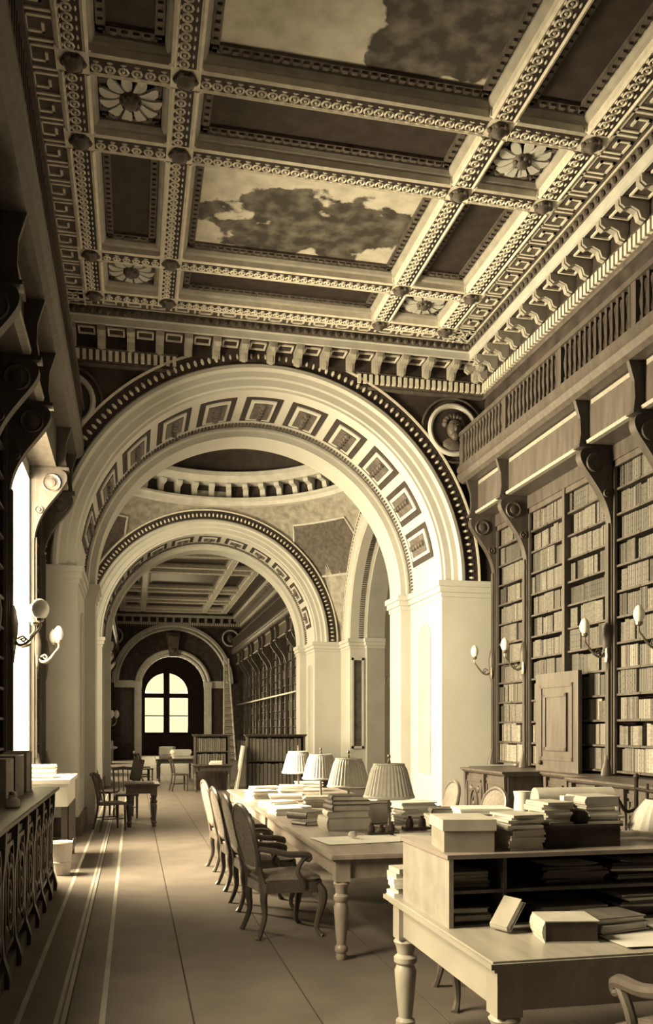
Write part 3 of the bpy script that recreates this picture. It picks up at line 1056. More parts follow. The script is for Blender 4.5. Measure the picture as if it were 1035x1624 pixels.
rnd = random.Random(11)
UR = [14.1, 12.85, 10.35, 9.1, 6.6, 5.35]
cases = []
spec = [(12.85, 14.1, False, 'tall bookcase bay of bound books beside the white arch pier', 'pier bay'),
        (10.35, 12.85, True, 'double bookcase bay of bound books behind the standing wooden panel', ('near half of the panel bay', 'far half of the panel bay')),
        (9.1, 10.35, False, 'tall bookcase bay at the edge of view, above the long counter', 'bay over the long counter'),
        (6.6, 9.1, True, 'double bookcase bay opposite the reading table, beyond the view', ('bay beyond the view', 'second bay beyond the view'))]
for (a, b, mu, lab, bay) in spec:
    t = bay_case('bookcase', 1, XR, a, b, lab, mu, bay, rnd)
    upright(t, 1, XR, b)
    cases.append(t)
upright(cases[-1], 1, XR, 6.6)

# books: the 300 that show largest are things, the rest one mass
def proj(x, y, z):
    ca, sa = math.cos(YAW), math.sin(YAW)
    xc, zc = x * ca - y * sa, x * sa + y * ca
    return 517.5 + 1378.5 * xc / zc, 1156.6 - 1378.5 * (z - EYE) / zc, zc
def rank(b):
    px, py, zc = proj(b[0], b[2], b[5] + b[4] / 2)
    if not (4 < px < 1026) or py < 640: return 1e9 + zc
    # covered by the wooden panel
    if 858 < px < 918 and 1075 < py < 1230: return 1e8 + zc
    return -b[3] * b[4] / zc ** 2.5
near_books = sorted(book_slots, key=rank)
ORDN = 'first second third fourth fifth sixth seventh eighth ninth tenth eleventh twelfth thirteenth fourteenth fifteenth sixteenth seventeenth eighteenth nineteenth twentieth'.split()
ORDN += ['twenty-' + q for q in ORDN[:9]] + ['thirtieth'] + ['thirty-' + q for q in ORDN[:9]] + ['fortieth'] + ['forty-' + q for q in ORDN[:9]]
place = {}
for b_ in sorted(book_slots, key=lambda q: -q[2]):
    place.setdefault((b_[7], b_[8]), []).append(b_)
mass = {}
TONE = ['dark', 'brown', 'brown', 'pale', 'pale', 'brown', 'light', 'light']
for i, bk_ in enumerate(near_books):
    (xf, s, y, w, h, z, tone, bay, row) = bk_
    if i < 300:
        o = link('book', (BOOKRIB if (tone + row) % 2 else BOOKME)[tone], None, (xf, y, z), (0, 0, 0), (-s * .22, w, h))
        n_ = place[(bay, row)].index(bk_)
        tag(o, '%s book from the arch end, %s, %s shelf, %s' % (ORDN[n_], TONE[tone], ORD[row], bay), 'book', 'volumes on the sunlit wall bookcase')
    else:
        m = mass.setdefault('near', MB())
        m.cur = tone
        x0, x1 = xf, xf + s * .2
        m.box(min(x0, x1), y - w / 2, z, max(x0, x1), y + w / 2, z + h)
o = mass['near'].build('book_rows', BK, None, kind='stuff')
tag(o, 'closely packed rows of bound books filling the sunlit wall bookcase', 'books')
o['kind'] = 'stuff'

# left (window side) bookcases, seen against the light
book_slots = []
lc = []
for (a, b, lab) in ((12.85, 14.1, 'shadowed bookcase bay between the bright window and the arch'), (9.1, 10.35, 'shadowed bookcase bay on the near side of the bright window'), (7.6, 9.1, 'shadowed bookcase bay above the carved cabinet')):
    t = bay_case('bookcase', -1, XL, a, b, lab, False, 'x', rnd)
    lc.append(t)
for t, y in ((lc[0], 14.1), (lc[0], 12.85), (lc[1], 10.35), (lc[1], 9.1), (lc[2], 7.6)):
    upright(t, -1, XL, y)
m = MB()
for (xf, s, y, w, h, z, tone, bay, row) in book_slots:
    m.cur = tone
    x0, x1 = xf, xf + s * .2
    m.box(min(x0, x1), y - w / 2, z, max(x0, x1), y + w / 2, z + h)
o = m.build('book_rows', BK, None)
tag(o, 'rows of bound books in the shadowed bookcase beside the window', 'books')
o['kind'] = 'stuff'

# lit plaster jambs and head of the window bay, and dark frieze over it
for (a, b) in WIN_NEAR:
    j = struct('wall_reveal', (0, 0, 0), 'pale window reveal of the garden side')
    MB().box(WX, a - .1, 0, XL - .06, a, 5.3).build('jamb', 'reveal_paint', j)
    MB().box(WX, b, 0, XL - .06, b + .1, 5.3).build('jamb', 'reveal_paint', j)
    MB().box(WX, a - .1, 5.2, XL - .06, b + .1, 5.45).build('head', 'reveal_paint', j)
    MB().box(WX, a, 0, -1.9, b, .75).build('sill_block', 'reveal_paint', j)
    MB().box(XL - .1, a - .1, 5.40, XL + .30, b + .1, 5.98).build('frieze', 'wood', j)
# wall between windows where no bookcase stands
stag(MB().box(WX, 5.4, 0, XL, 7.55, 6.0).build('wall_pier_left', 'wood'), 'panelled pier between the near windows')
stag(MB().box(WX, -1.6, 0, XL, 2.8, 6.0).build('wall_pier_left', 'wood'), 'panelled pier at the end of the near room')
stag(MB().box(6.1, -1.6, 0, 6.62, 5.05, 6.0).build('wall_pier_right', 'wood'), 'panelled wall beyond the bookcases')

# ---- galleries
bal = MB().lathe([(.034, 0), (.034, .05), (.020, .08), (.034, .18), (.040, .24), (.026, .34), (.018, .42), (.030, .46), (.032, .50)], 6)
bal_me = bal.mesh('baluster', 'wood_mid', True, 50)

def gallery(name, s, xf, y0, y1, label, far=False):
    g = thing(name, label, 'balustrade', (xf, (y0 + y1) / 2, 0))
    hl = (y1 - y0) / 2
    X = lambda u: s * u
    def bx(m, u0, u1, a, b, z0, z1):
        return m.box(min(X(u0), X(u1)), a, z0, max(X(u0), X(u1)), b, z1)
    m = MB()
    pr_ = [(.5, 5.98), (-.50, 5.98), (-.56, 6.02), (-.60, 6.10), (-.58, 6.16), (-.60, 6.18), (-.60, 6.24), (.5, 6.24)]
    m.prism([(s * p[0], p[1]) for p in pr_], 'y', -hl, hl)
    m.build('walkway', 'wood_mid', g)
    bx(MB(), -.60, -.49, -hl, hl, 6.76, 6.83).build('hand_rail', 'wood_mid', g)
    bx(MB(), -.58, -.51, -hl, hl, 6.24, 6.27).build('foot_rail', 'wood_mid', g)
    L = y1 - y0
    n = int(L / .125)
    if far:
        b = MB()
        for i in range(n):
            bx(b, -.565, -.525, -hl + (i + .5) * L / n - .02, -hl + (i + .5) * L / n + .02, 6.27, 6.77)
        b.build('baluster_row', 'wood_mid', g, kind='stuff')
    else:
        for i in range(n):
            y = -hl + (i + .5) * L / n
            if i % 14 == 13:
                bx(MB(), -.585, -.505, y - .05, y + .05, 6.24, 6.80).build('post', 'wood_mid', g)
            else:
                link('baluster', bal_me, g, (X(-.545), y, 6.265))
    return g
gallery('gallery_balustrade', 1, XR, 5.4, 14.3, 'wooden gallery balustrade running above the sunlit bookcase')
gallery('gallery_balustrade', -1, XL, 5.4, 14.3, 'wooden gallery balustrade in shadow above the window side', True)
gallery('gallery_balustrade', 1, XR, 27.5, 49.9, 'distant gallery balustrade on the lit side of the far room', True)
gallery('gallery_balustrade', -1, XL, 27.5, 49.9, 'distant gallery balustrade on the window side of the far room', True)

# ---- far gallery bookcases
book_slots = []
fy = 27.6
k = 0
NUM = ['first', 'second', 'third', 'fourth', 'fifth', 'sixth', 'seventh', 'eighth', 'ninth', 'tenth', 'eleventh', 'twelfth']
i = 0
while fy < 49.0:
    w = 1.25 if i % 2 == 0 else 2.5
    e = min(fy + w, 49.75)
    t = bay_case('bookcase', 1, XR, fy, e, 'far gallery bookcase on the lit side, %s bay past the second arch' % NUM[i], i % 2 == 1, 'x', rnd)
    upright(t, 1, XR, fy, False)
    MB().box(-.30, -(e - fy) / 2 + .001, .0, .4, (e - fy) / 2 - .001, 1.088).build('base_cupboard', 'wood', t)
    MB().box(-.36, -(e - fy) / 2 + .001, 3.05, -.30, (e - fy) / 2 - .001, 3.11).build('ladder_rail', 'brass', t)
    fy = e; i += 1
i = 0
for (a, b) in ((27.6, 29.4), (32.0, 33.5), (33.5, 35.0), (37.6, 39.1), (39.1, 40.6), (43.2, 45.3), (47.9, 49.7)):
    t = bay_case('bookcase', -1, XL, a, b, 'far gallery bookcase on the window side, %s bay past the second arch' % NUM[i], False, 'x', rnd)
    upright(t, -1, XL, a, False)
    if b not in (33.5, 39.1): upright(t, -1, XL, b, False)
    MB().box(-.4, -(b - a) / 2 + .001, .0, .30, (b - a) / 2 - .001, 1.088).build('base_cupboard', 'wood', t)
    i += 1
m = MB()
for (xf, s, y, w, h, z, tone, bay, row) in book_slots:
    m.cur = tone
    x0, x1 = xf, xf + s * .2
    m.box(min(x0, x1), y - w / 2, z, max(x0, x1), y + w / 2, z + h)
o = m.build('book_rows', BK, None)
tag(o, 'rows of books along both sides of the far gallery', 'books')
o['kind'] = 'stuff'
for (a, b) in FARW:
    j = struct('wall_reveal', (0, 0, 0), 'pale window reveal of the far gallery')
    MB().box(WX, a - .1, 0, XL - .06, a, 5.3).build('jamb', 'plaster', j)
    MB().box(WX, b, 0, XL - .06, b + .1, 5.3).build('jamb', 'plaster', j)
    MB().box(WX, a - .1, 5.2, XL + .2, b + .1, 5.98).build('head', 'plaster', j)

# ---- low cabinets under the sunlit bookcase
oval = MB().loop([(0, .14 * math.cos(2 * PI * i / 18), .22 * math.sin(2 * PI * i / 18)) for i in range(18)], .022, 6)
oval.loop([(0, .07 * math.cos(2 * PI * i / 12), .11 * math.sin(2 * PI * i / 12)) for i in range(12)], .018, 5)
oval.ball((0, 0, 0), .03, .05, .05, 8, 5)
for q in range(4):
    a = PI / 4 + q * PI / 2
    oval.ball((0, .2 * math.cos(a), .32 * math.sin(a)), .025, .06, .06, 8, 5)
oval_me = oval.mesh('carving', 'wood_mid', True, 60)

def low_cabinet(name, s, xf, depth, ya, yb, h, label, bayw, mt='wood', top='wood_mid'):
    t = thing(name, label, 'cabinet', (xf, (ya + yb) / 2, 0))
    hl = (yb - ya) / 2
    X = lambda u: s * u
    def bx(m, u0, u1, a, b, z0, z1):
        return m.box(min(X(u0), X(u1)), a, z0, max(X(u0), X(u1)), b, z1)
    bx(MB(), .04, depth, -hl, hl, .10, h - .07).build('body', mt, t)
    bx(MB(), -.01, depth, -hl - .01, hl + .01, 0, .12).build('plinth', mt, t)
    m = MB()
    pr_ = [(depth, h - .07), (.0, h - .07), (-.03, h - .05), (-.035, h - .035), (-.06, h - .03), (-.06, h - .005), (-.05, h), (depth, h)]
    m.prism([(s * p[0], p[1]) for p in pr_], 'y', -hl - .015, hl + .015)
    m.build('counter_top', top, t)
    n = max(1, round((yb - ya) / bayw))
    w = (yb - ya) / n
    for i in range(n + 1):
        y = -hl + i * w
        y = min(max(y, -hl + .05), hl - .05)
        m = MB()
        pf = [(.05, .0), (-.04, 0), (-.045, .06), (-.03, .12), (-.005, .2), (.005, .35), (.0, .7), (-.015, .85), (-.02, h - .07), (.05, h - .07)]
        m.prism([(s * p[0], p[1]) for p in pf], 'y', y - .04, y + .04)
        m.build('pilaster', mt, t)
    for i in range(n):
        y = -hl + (i + .5) * w
        d = bx(MB(), .018, .045, y - w / 2 + .06, y + w / 2 - .06, .16, h - .12).build('door', mt, t)
        f = MB()
        a, e, z0, z1 = y - w / 2 + .09, y + w / 2 - .09, .20, h - .17
        for (p, q, r_, v_) in ((a, e, z0, z0 + .035), (a, e, z1 - .035, z1), (a, a + .035, z0, z1), (e - .035, e, z0, z1)):
            bx(f, .0, .02, p, q, r_, v_)
        f.build('door_moulding', mt, d)
        link('carving', oval_me, d, (X(.012), y, h * .5), (0, 0, 0), (1, min(1, (w - .2) / .42), 1))
    return t
low_cabinet('low_cabinet', 1, 5.45, 1.1, 5.2, 10.2, 1.09, 'long low wooden cabinet with panelled doors under the sunlit books', .62, 'wood_mid')
low_cabinet('low_cabinet', 1, 5.78, .8, 10.24, 11.56, 1.09, 'recessed low cupboard carrying the standing wooden panel', .66, 'wood_mid')
low_cabinet('carved_pedestal', 1, 5.20, 1.38, 11.6, 13.2, 1.09, 'projecting carved cupboard beside the white arch pier', .8, 'wood_mid')
low_cabinet('low_cabinet', 1, 5.75, .85, 13.26, 14.2, 1.06, 'short low cupboard tucked against the arch pier', .9, 'wood_mid')
low_cabinet('carved_cabinet', -1, -.83, .50, 4.2, 9.66, 1.09, 'long carved dark cabinet with scrolled pilasters on the window side', .60, 'wood')
# panel standing before the books
t = thing('wooden_panel', 'moulded wooden panel door standing on the cupboard before the books', 'panel', (5.93, 11.43, 1.092), math.radians(4))
MB().box(-.03, -.56, 0, .03, .56, 1.42).build('leaf', 'wood_mid', t)
f = MB()
for (a, e, z0, z1, d_) in ((-.43, .43, .16, 1.26, .045), (-.30, .30, .30, 1.12, .06)):
    for (p, q, r_, v_) in ((a, e, z0, z0 + .05), (a, e, z1 - .05, z1), (a, a + .05, z0, z1), (e - .05, e, z0, z1)):
        f.box(-d_, p, r_, -.02, q, v_)
f.build('moulding', 'wood_mid', t)
MB().box(-.045, -.25, .35, -.03, .25, 1.07).build('inner_field', 'wood_mid', t)
MB().ball((-.05, .40, .12), .035, .035, .035, 10, 6).build('knob', 'iron', t)

# ---- wall lights
def sconce(loc, s, label, twin=False, globe='tulip'):
    """s=+1: fixed to the x>0 wall, arm reaching towards -x"""
    t = thing('wall_light', label, 'wall light', loc)
    MB().lathe([(.045, -.14), (.06, -.06), (.05, .04), (.03, .12)], 10, (0, 0, 0), .5, 1).build('backplate', 'brass', t, smooth=True)
    arms = [0] if not twin else [-.10, .30]
    for q, dy in enumerate(arms):
        ex = .30 if q == 0 else .20
        m = MB()
        pts = [(0, 0, 0), (-s * .07, dy * .3, -.07), (-s * .16, dy * .6, -.04), (-s * (ex - .06), dy, .05), (-s * ex, dy, .13), (-s * ex, dy, .20)]
        ctube(m, pts, [.02, .018, .016, .014, .013, .012], 4, 7)
        ctube(m, [(-s * .05, dy * .3, .0), (-s * .11, dy * .5, .03), (-s * .14, dy * .6, -.01), (-s * .11, dy * .5, -.03), (-s * .09, dy * .5, .0)], .010, 4, 6)
        m.lathe([(.012, .18), (.04, .20), (.045, .23), (.03, .235)], 10, (-s * ex, dy, 0))
        a = m.build('arm', 'brass', t, smooth=True)
        if globe == 'tulip':
            prof = [(.022, .22), (.048, .25), (.066, .30), (.064, .35), (.045, .40), (.018, .43)]
        else:
            prof = [(.03, .22), (.075, .25), (.10, .31), (.10, .36), (.075, .42), (.03, .445)]
        MB().lathe(prof, 16, (-s * ex, dy, 0)).build('glass_globe', 'globe_glass', a, smooth=True, angle=60)
    return t
sconce((6.05, 14.1, 2.72), 1, 'wall light with frosted tulip beside the white arch pier')
sconce((6.05, 12.85, 2.72), 1, 'wall light with frosted tulip between the arch pier and the wooden panel')
sconce((6.05, 10.35, 2.72), 1, 'wall light with frosted tulip on the upright between the wooden panel and the edge bay')
sconce((6.05, 9.1, 2.72), 1, 'wall light with frosted tulip at the edge of the bookcase')
sconce((-1.325, 10.35, 2.72), -1, 'twin globe wall light in front of the bright window', True, 'globe')
sconce((-1.325, 12.85, 2.72), -1, 'wall light with two tulips on the bookcase before the grey pier', True)

# ---- ladder and lights of the far gallery
t = thing('library_ladder', 'pale wooden step ladder leaning at the far end of the gallery', 'ladder', (5.2, 48.6, 0))
for s_ in (-1, 1):
    MB().tube([(s_ * .33, -.55, 0), (s_ * .12 - .05, .75, 5.7)], .05, 6).build('rail', 'ladder_wood', t)
for i in range(15):
    z = .35 + i * .36
    u = -.55 + 1.3 * z / 5.7
    h_ = .33 - .21 * z / 5.7
    MB().box(-h_ - .05 * z / 5.7, u - .06, z - .02, h_ - .05 * z / 5.7, u + .10, z + .02).build('tread', 'ladder_wood', t)
    MB().box(-h_ - .05 * z / 5.7, u + .06, z - .30, h_ - .05 * z / 5.7, u + .08, z - .03).build('riser', 'ladder_wood', t)

# ================================================================= furniture
# ---- Louis XV style armchair, facing +x, origin on the floor under the seat
def make_chair(name, label, cat='chair', arms=True):
    t = thing(name, label, cat)
    wd = 'chair_wood'
    def outline(xb, xf_, wb, wf, k=3):
        pts = [(xb, -wb, 0), (xb + .10, -wb - .02, 0), (xf_ - .12, -wf, 0), (xf_ - .02, -wf + .03, 0), (xf_ + .02, -wf * .5, 0), (xf_ + .035, 0, 0), (xf_ + .02, wf * .5, 0), (xf_ - .02, wf - .03, 0), (xf_ - .12, wf, 0), (xb + .10, wb + .02, 0), (xb, wb, 0), (xb - .01, 0, 0)]
        return [(p[0], p[1]) for p in cr(pts, k, True)]
    MB().prism(outline(-.24, .27, .22, .29), 'z', .37, .45).build('seat_rail', wd, t)
    m = MB()
    o1, o2, o3 = outline(-.22, .25, .20, .27), outline(-.23, .26, .21, .28), outline(-.17, .20, .16, .22)
    n = len(o1)
    vs = [(p[0], p[1], .45) for p in o1] + [(p[0], p[1], .475) for p in o2] + [(p[0], p[1], .505) for p in o3]
    fs = [tuple(range(n - 1, -1, -1)), tuple(range(2 * n, 3 * n))]
    for l in range(2):
        fs += [(l * n + i, l * n + (i + 1) % n, (l + 1) * n + (i + 1) % n, (l + 1) * n + i) for i in range(n)]
    m.add(vs, fs)
    m.build('seat', 'cane', t, smooth=True, angle=50)
    for s in (-1, 1):
        ctube(MB(), [(.22, s * .25, .42), (.255, s * .275, .36), (.255, s * .275, .27), (.225, s * .25, .14), (.215, s * .245, .06), (.24, s * .262, .015), (.255, s * .275, .0)], [.04, .042, .034, .024, .020, .024, .026], 3, 8).build('leg', wd, t, smooth=True)
    for s in (-1, 1):
        ctube(MB(), [(-.22, s * .20, .44), (-.23, s * .205, .32), (-.22, s * .20, .18), (-.26, s * .215, .05), (-.29, s * .225, .0)], [.036, .032, .025, .022, .026], 3, 8).build('leg', wd, t, smooth=True)
    tilt = .30
    def bk(y, z):           # point on the tilted back plane
        return (-.235 - (z - .45) * tilt * .75, y, z)
    loop = [bk(-.13, .56), bk(-.20, .62), bk(-.245, .76), bk(-.25, .88), bk(-.215, .98), bk(-.12, 1.045), bk(0, 1.07), bk(.12, 1.045), bk(.215, .98), bk(.25, .88), bk(.245, .76), bk(.20, .62), bk(.13, .56), bk(0, .545)]
    L = cr(loop, 3, True)
    b = MB().loop(L, .026, 7, .022)
    for s in (-1, 1):
        b.tube([bk(s * .20, .42), bk(s * .19, .52), bk(s * .185, .60)], [.032, .026, .024], 7)
    b = b.build('backrest', wd, t, smooth=True)
    m = MB()
    c = Vector(bk(0, .81))
    front = [Vector(p) for p in L]
    for dd in (.012, -.012):
        n0 = len(m.v)
        m.add([(c.x + dd * 2, c.y, c.z)] + [(p.x + dd, p.y * .97 + 0, .81 + (p.z - .81) * .97) for p in front], [(0, 1 + i, 1 + (i + 1) % len(front)) for i in range(len(front))])
    m.build('back_panel', 'cane', b)
    if arms:
        for s in (-1, 1):
            a = ctube(MB(), [bk(s * .245, .74), (-.20, s * .275, .725), (-.05, s * .30, .69), (.07, s * .305, .685), (.13, s * .30, .665), (.125, s * .30, .635), (.095, s * .30, .645)], [.022, .024, .026, .028, .026, .020, .014], 3, 8).build('arm', wd, t, smooth=True)
            ctube(MB(), [(.10, s * .302, .67), (.045, s * .30, .60), (.03, s * .295, .54), (.08, s * .285, .46), (.10, s * .275, .41)], [.022, .020, .021, .025, .026], 3, 8).build('arm_support', wd, a, smooth=True)
    return t

R_ = math.radians
proto = make_chair('armchair', 'open armchair nearest the viewer on the window side of the reading table')
proto.location = (1.22, 7.22, 0); proto.rotation_euler.z = R_(10)
spots = [(1.22, 8.32, 4, 'second open armchair along the window side of the reading table'),
         (1.20, 9.36, 5, 'third open armchair along the window side of the reading table'),
         (1.20, 10.65, 6, 'fourth and farthest open armchair along the window side of the reading table'),
         (3.42, 8.62, 186, 'armchair with pale back across the table beside the nearest lamp'),
         (3.42, 9.95, 178, 'armchair across the table behind the nearest pleated lamp'),
         (2.16, 5.16, -92, 'armchair tucked behind the foreground desk, before the reading table'),
         (2.14, 2.90, 90, 'armchair drawn up to the front of the foreground desk, cut by the frame')]
for (x, y, a, lab) in spots:
    c = copy_tree(proto)
    c.location = (x, y, 0); c.rotation_euler.z = R_(a)
    c['label'] = lab
    if y < 3: c.scale = (1.07, 1.07, 1.08)
for o in [q for q in bpy.data.objects if q.name.startswith('armchair')]:
    o['group'] = 'open armchairs of the library'

# ---- tables
leg_prof = [(.028, 0), (.034, .02), (.030, .05), (.040, .07), (.040, .10), (.028, .12), (.034, .20), (.042, .34), (.046, .42), (.036, .46), (.048, .48), (.048, .51), (.034, .53), (.040, .58), (.050, .61), (.040, .63)]
def turned_leg(scale=1.0, h=.63):
    k = h / .63
    return MB().lathe([(r * scale, z * k) for r, z in leg_prof], 14)

def table(name, label, loc, sx, sy, h, nlegs, mt='table_wood', top=None, apr=.13, legs=1.25, drawers=True, cat='table'):
    t = thing(name, label, cat, loc)
    m = MB()
    e = .025
    m.box(-sx / 2 + e, -sy / 2 + e, h - .05, sx / 2 - e, sy / 2 - e, h - .03)
    m.box(-sx / 2, -sy / 2, h - .03, sx / 2, sy / 2, h - .008)
    m.box(-sx / 2 + .012, -sy / 2 + .012, h - .008, sx / 2 - .012, sy / 2 - .012, h)
    m.build('table_top', top or mt, t)
    if top:
        pass
    i = .07
    for (a, b, c, d) in ((-sx / 2 + i, -sy / 2 + i, sx / 2 - i, -sy / 2 + i + .03), (-sx / 2 + i, sy / 2 - i - .03, sx / 2 - i, sy / 2 - i), (-sx / 2 + i, -sy / 2 + i, -sx / 2 + i + .03, sy / 2 - i), (sx / 2 - i - .03, -sy / 2 + i, sx / 2 - i, sy / 2 - i)):
        MB().box(a, b, h - .05 - apr, c, d, h - .05).build('apron', mt, t)
    lh = h - .05 - apr - .02
    lm = turned_leg(legs, lh).mesh('leg', mt, True, 40)
    bm_ = MB().box(-.055, -.055, lh, .055, .055, h - .05).mesh('leg_block', mt)
    for k in range(nlegs):
        yy = -sy / 2 + .10 + k * (sy - .20) / (nlegs - 1)
        for s in (-1, 1):
            l = link('leg', lm, t, (s * (sx / 2 - .10), yy, 0))
            link('leg_block', bm_, l)
    return t

table('reading_table', 'long reading table covered with books and papers under four lamps', (2.26, 9.75, 0), 1.72, 7.2, .78, 3)
table('writing_desk', 'foreground writing desk with turned legs and an open rack', (2.40, 3.96, 0), 2.05, 1.52, .78, 2, 'desk_wood', apr=.17, legs=1.35)

# ---- pleated table lamps
def make_lamp(label):
    t = thing('table_lamp', label, 'lamp', group='pleated lamps along the reading table')
    MB().lathe([(.09, 0), (.095, .012), (.07, .03), (.03, .05), (.016, .09), (.013, .30), (.022, .32), (.013, .34), (.011, .60), (.016, .62), (.008, .66)], 14).build('stand', 'brass', t, smooth=True)
    sh = MB()
    n = 72
    prof = [(.225, .315), (.218, .34), (.19, .45), (.16, .56), (.138, .60)]
    sh.lathe(prof, n, wave=.018, cap=False)
    s = sh.build('lamp_shade', 'shade_cloth', t)
    MB().lathe([(.231, .305), (.235, .318), (.226, .33)], 36, cap=False).build('hem', 'shade_cloth', s, smooth=True)
    MB().lathe([(.14, .597), (.145, .607), (.136, .614)], 36, cap=False).build('rim', 'shade_cloth', s, smooth=True)
    fr = MB()
    for k in range(3):
        a = 2 * PI * k / 3
        fr.tube([(0, 0, .60), (.137 * math.cos(a), .137 * math.sin(a), .60)], .004, 5)
    fr.build('shade_carrier', 'brass', t)
    MB().ball((0, 0, .675), .016, .016, .022, 8, 6).build('finial', 'brass', t)
    return t
lp = make_lamp('pleated table lamp nearest the viewer on the reading table')
lp.location = (2.24, 7.5, .78)
for y, lab in ((9.0, 'second pleated table lamp on the reading table'), (10.5, 'third pleated table lamp on the reading table'), (12.0, 'farthest pleated table lamp on the reading table')):
    c = copy_tree(lp); c.location = (2.24 + (.02 if y > 10 else 0), y, .78); c['label'] = lab

# ---- small things: books, paper stacks, boxes
def flat_book(name, label, cat, loc, sx, sy, h, rz=0, cover='book_1', pages='paper_old', rx=0, group=None):
    """a closed book lying flat: boards, page block, rounded spine on the -x side"""
    t = thing(name, label, cat, loc, R_(rz), group)
    if rx: t.rotation_euler.x = R_(rx)
    c = .005
    m = MB().box(-sx / 2, -sy / 2, 0, sx / 2, sy / 2, c).box(-sx / 2, -sy / 2, h - c, sx / 2, sy / 2, h)
    m.prism([(-sx / 2 + .004, 0), (-sx / 2 - .008, h * .25), (-sx / 2 - .012, h * .5), (-sx / 2 - .008, h * .75), (-sx / 2 + .004, h)], 'y', -sy / 2, sy / 2)
    m.build('cover', cover, t)
    MB().box(-sx / 2 + .004, -sy / 2 + .006, c, sx / 2 - .008, sy / 2 - .006, h - c).build('page_block', pages, t)
    return t

def paper_stack(name, label, loc, sx, sy, h, rz=0, mt='paper', seed=1, n=None):
    """an uneven pile of sheets: several sheaves, each a little turned"""
    rr = random.Random(seed)
    t = thing(name, label, 'papers', loc, R_(rz))
    n = n or max(2, int(h / .012))
    z = 0
    for i in range(n):
        d = h / n
        a = R_(rr.uniform(-5, 5)); ox, oy = rr.uniform(-.012, .012), rr.uniform(-.012, .012)
        k = rr.uniform(.88, 1.0)
        m = MB().box(-sx / 2 * k, -sy / 2 * k, 0, sx / 2 * k, sy / 2 * k, d * .97)
        m.xf(Matrix.Translation((ox, oy, z)) @ Matrix.Rotation(a, 4, 'Z'))
        m.build('sheaf', mt if rr.random() < .75 else 'paper_old', t)
        z += d
    return t

def lidded_box(label, loc, sx, sy, h, rz=0, mt='card', lid='paper_old'):
    t = thing('card_box', label, 'box', loc, R_(rz))
    MB().box(-sx / 2, -sy / 2, 0, sx / 2, sy / 2, h * .68).build('body', mt, t)
    MB().box(-sx / 2 - .008, -sy / 2 - .008, h * .66, sx / 2 + .008, sy / 2 + .008, h).build('lid', lid, t)
    return t

def sheet(label, loc, sx, sy, rz=0, mt='paper', curl=.012, seed=0):
    """a single sheet with a slight curl and thickness"""
    m = MB()
    n = 6
    rr = random.Random(seed)
    ph = rr.uniform(0, 2)
    top = []
    for i in range(n + 1):
        for j in range(n + 1):
            u, v = i / n - .5, j / n - .5
            z = curl * (abs(u * 2) ** 3 * (.5 + .5 * math.cos(ph + v * 3)) + abs(v * 2) ** 3 * .6)
            top.append((u * sx, v * sy, z + .002))
    k = n + 1
    vs = top + [(p[0], p[1], p[2] - .002) for p in top]
    fs = []
    for i in range(n):
        for j in range(n):
            a = i * k + j
            fs.append((a, a + k, a + k + 1, a + 1))
            fs.append((a + k * k, a + 1 + k * k, a + k + 1 + k * k, a + k + k * k))
    m.add(vs, fs)
    o = m.build('paper_sheet', mt)
    o.location = loc; o.rotation_euler.z = R_(rz)
    return tag(o, label, 'paper')

TZ = .78
# reading table, front part
sheet('large pale sheet spread at the near end of the reading table', (1.84, 7.0, TZ), .72, .48, 8, 'paper', .004, 1)
sheet('open sheet before the nearest pleated lamp', (2.55, 7.0, TZ + .007), .74, .50, -6, 'paper', .004, 2)
sheet('pale sheet by the far corner of the reading table front', (2.82, 7.25, TZ + .014), .45, .40, 20, 'paper', .012, 3)
z = TZ
for i, (sx, sy, h, cv, lab) in enumerate(((.42, .34, .115, 'card', 'thick pale folio at the base of the book pile on the reading table'), (.38, .30, .055, 'paper_old', 'flat pale volume in the book pile on the reading table'), (.36, .28, .060, 'leather', 'dark volume in the middle of the book pile on the reading table'), (.36, .29, .035, 'book_3', 'thin volume near the top of the book pile on the reading table'), (.34, .27, .045, 'book_1', 'topmost volume of the book pile on the reading table'))):
    flat_book('book', lab, 'book', (1.92 + .01 * i, 7.86, z), sx, sy, h, [3, -4, 5, 0, -6][i], cv)
    z += h
flat_book('book', 'dark closed volume standing on edge behind the book pile', 'book', (2.28, 8.31, TZ), .28, .30, .20, 15, 'leather')
flat_book('book', 'slim dark book lying between book pile and armchairs', 'book', (1.68, 8.25, TZ), .30, .22, .04, 28, 'leather')
flat_book('book', 'tilted dark volume propped on papers along the reading table', 'book', (1.78, 8.85, TZ), .36, .28, .075, 35, 'book_0')
paper_stack('paper_stack', 'pale papers heaped beside the tilted dark volume', (1.62, 9.3, TZ), .34, .26, .07, 10, 'paper', 5)
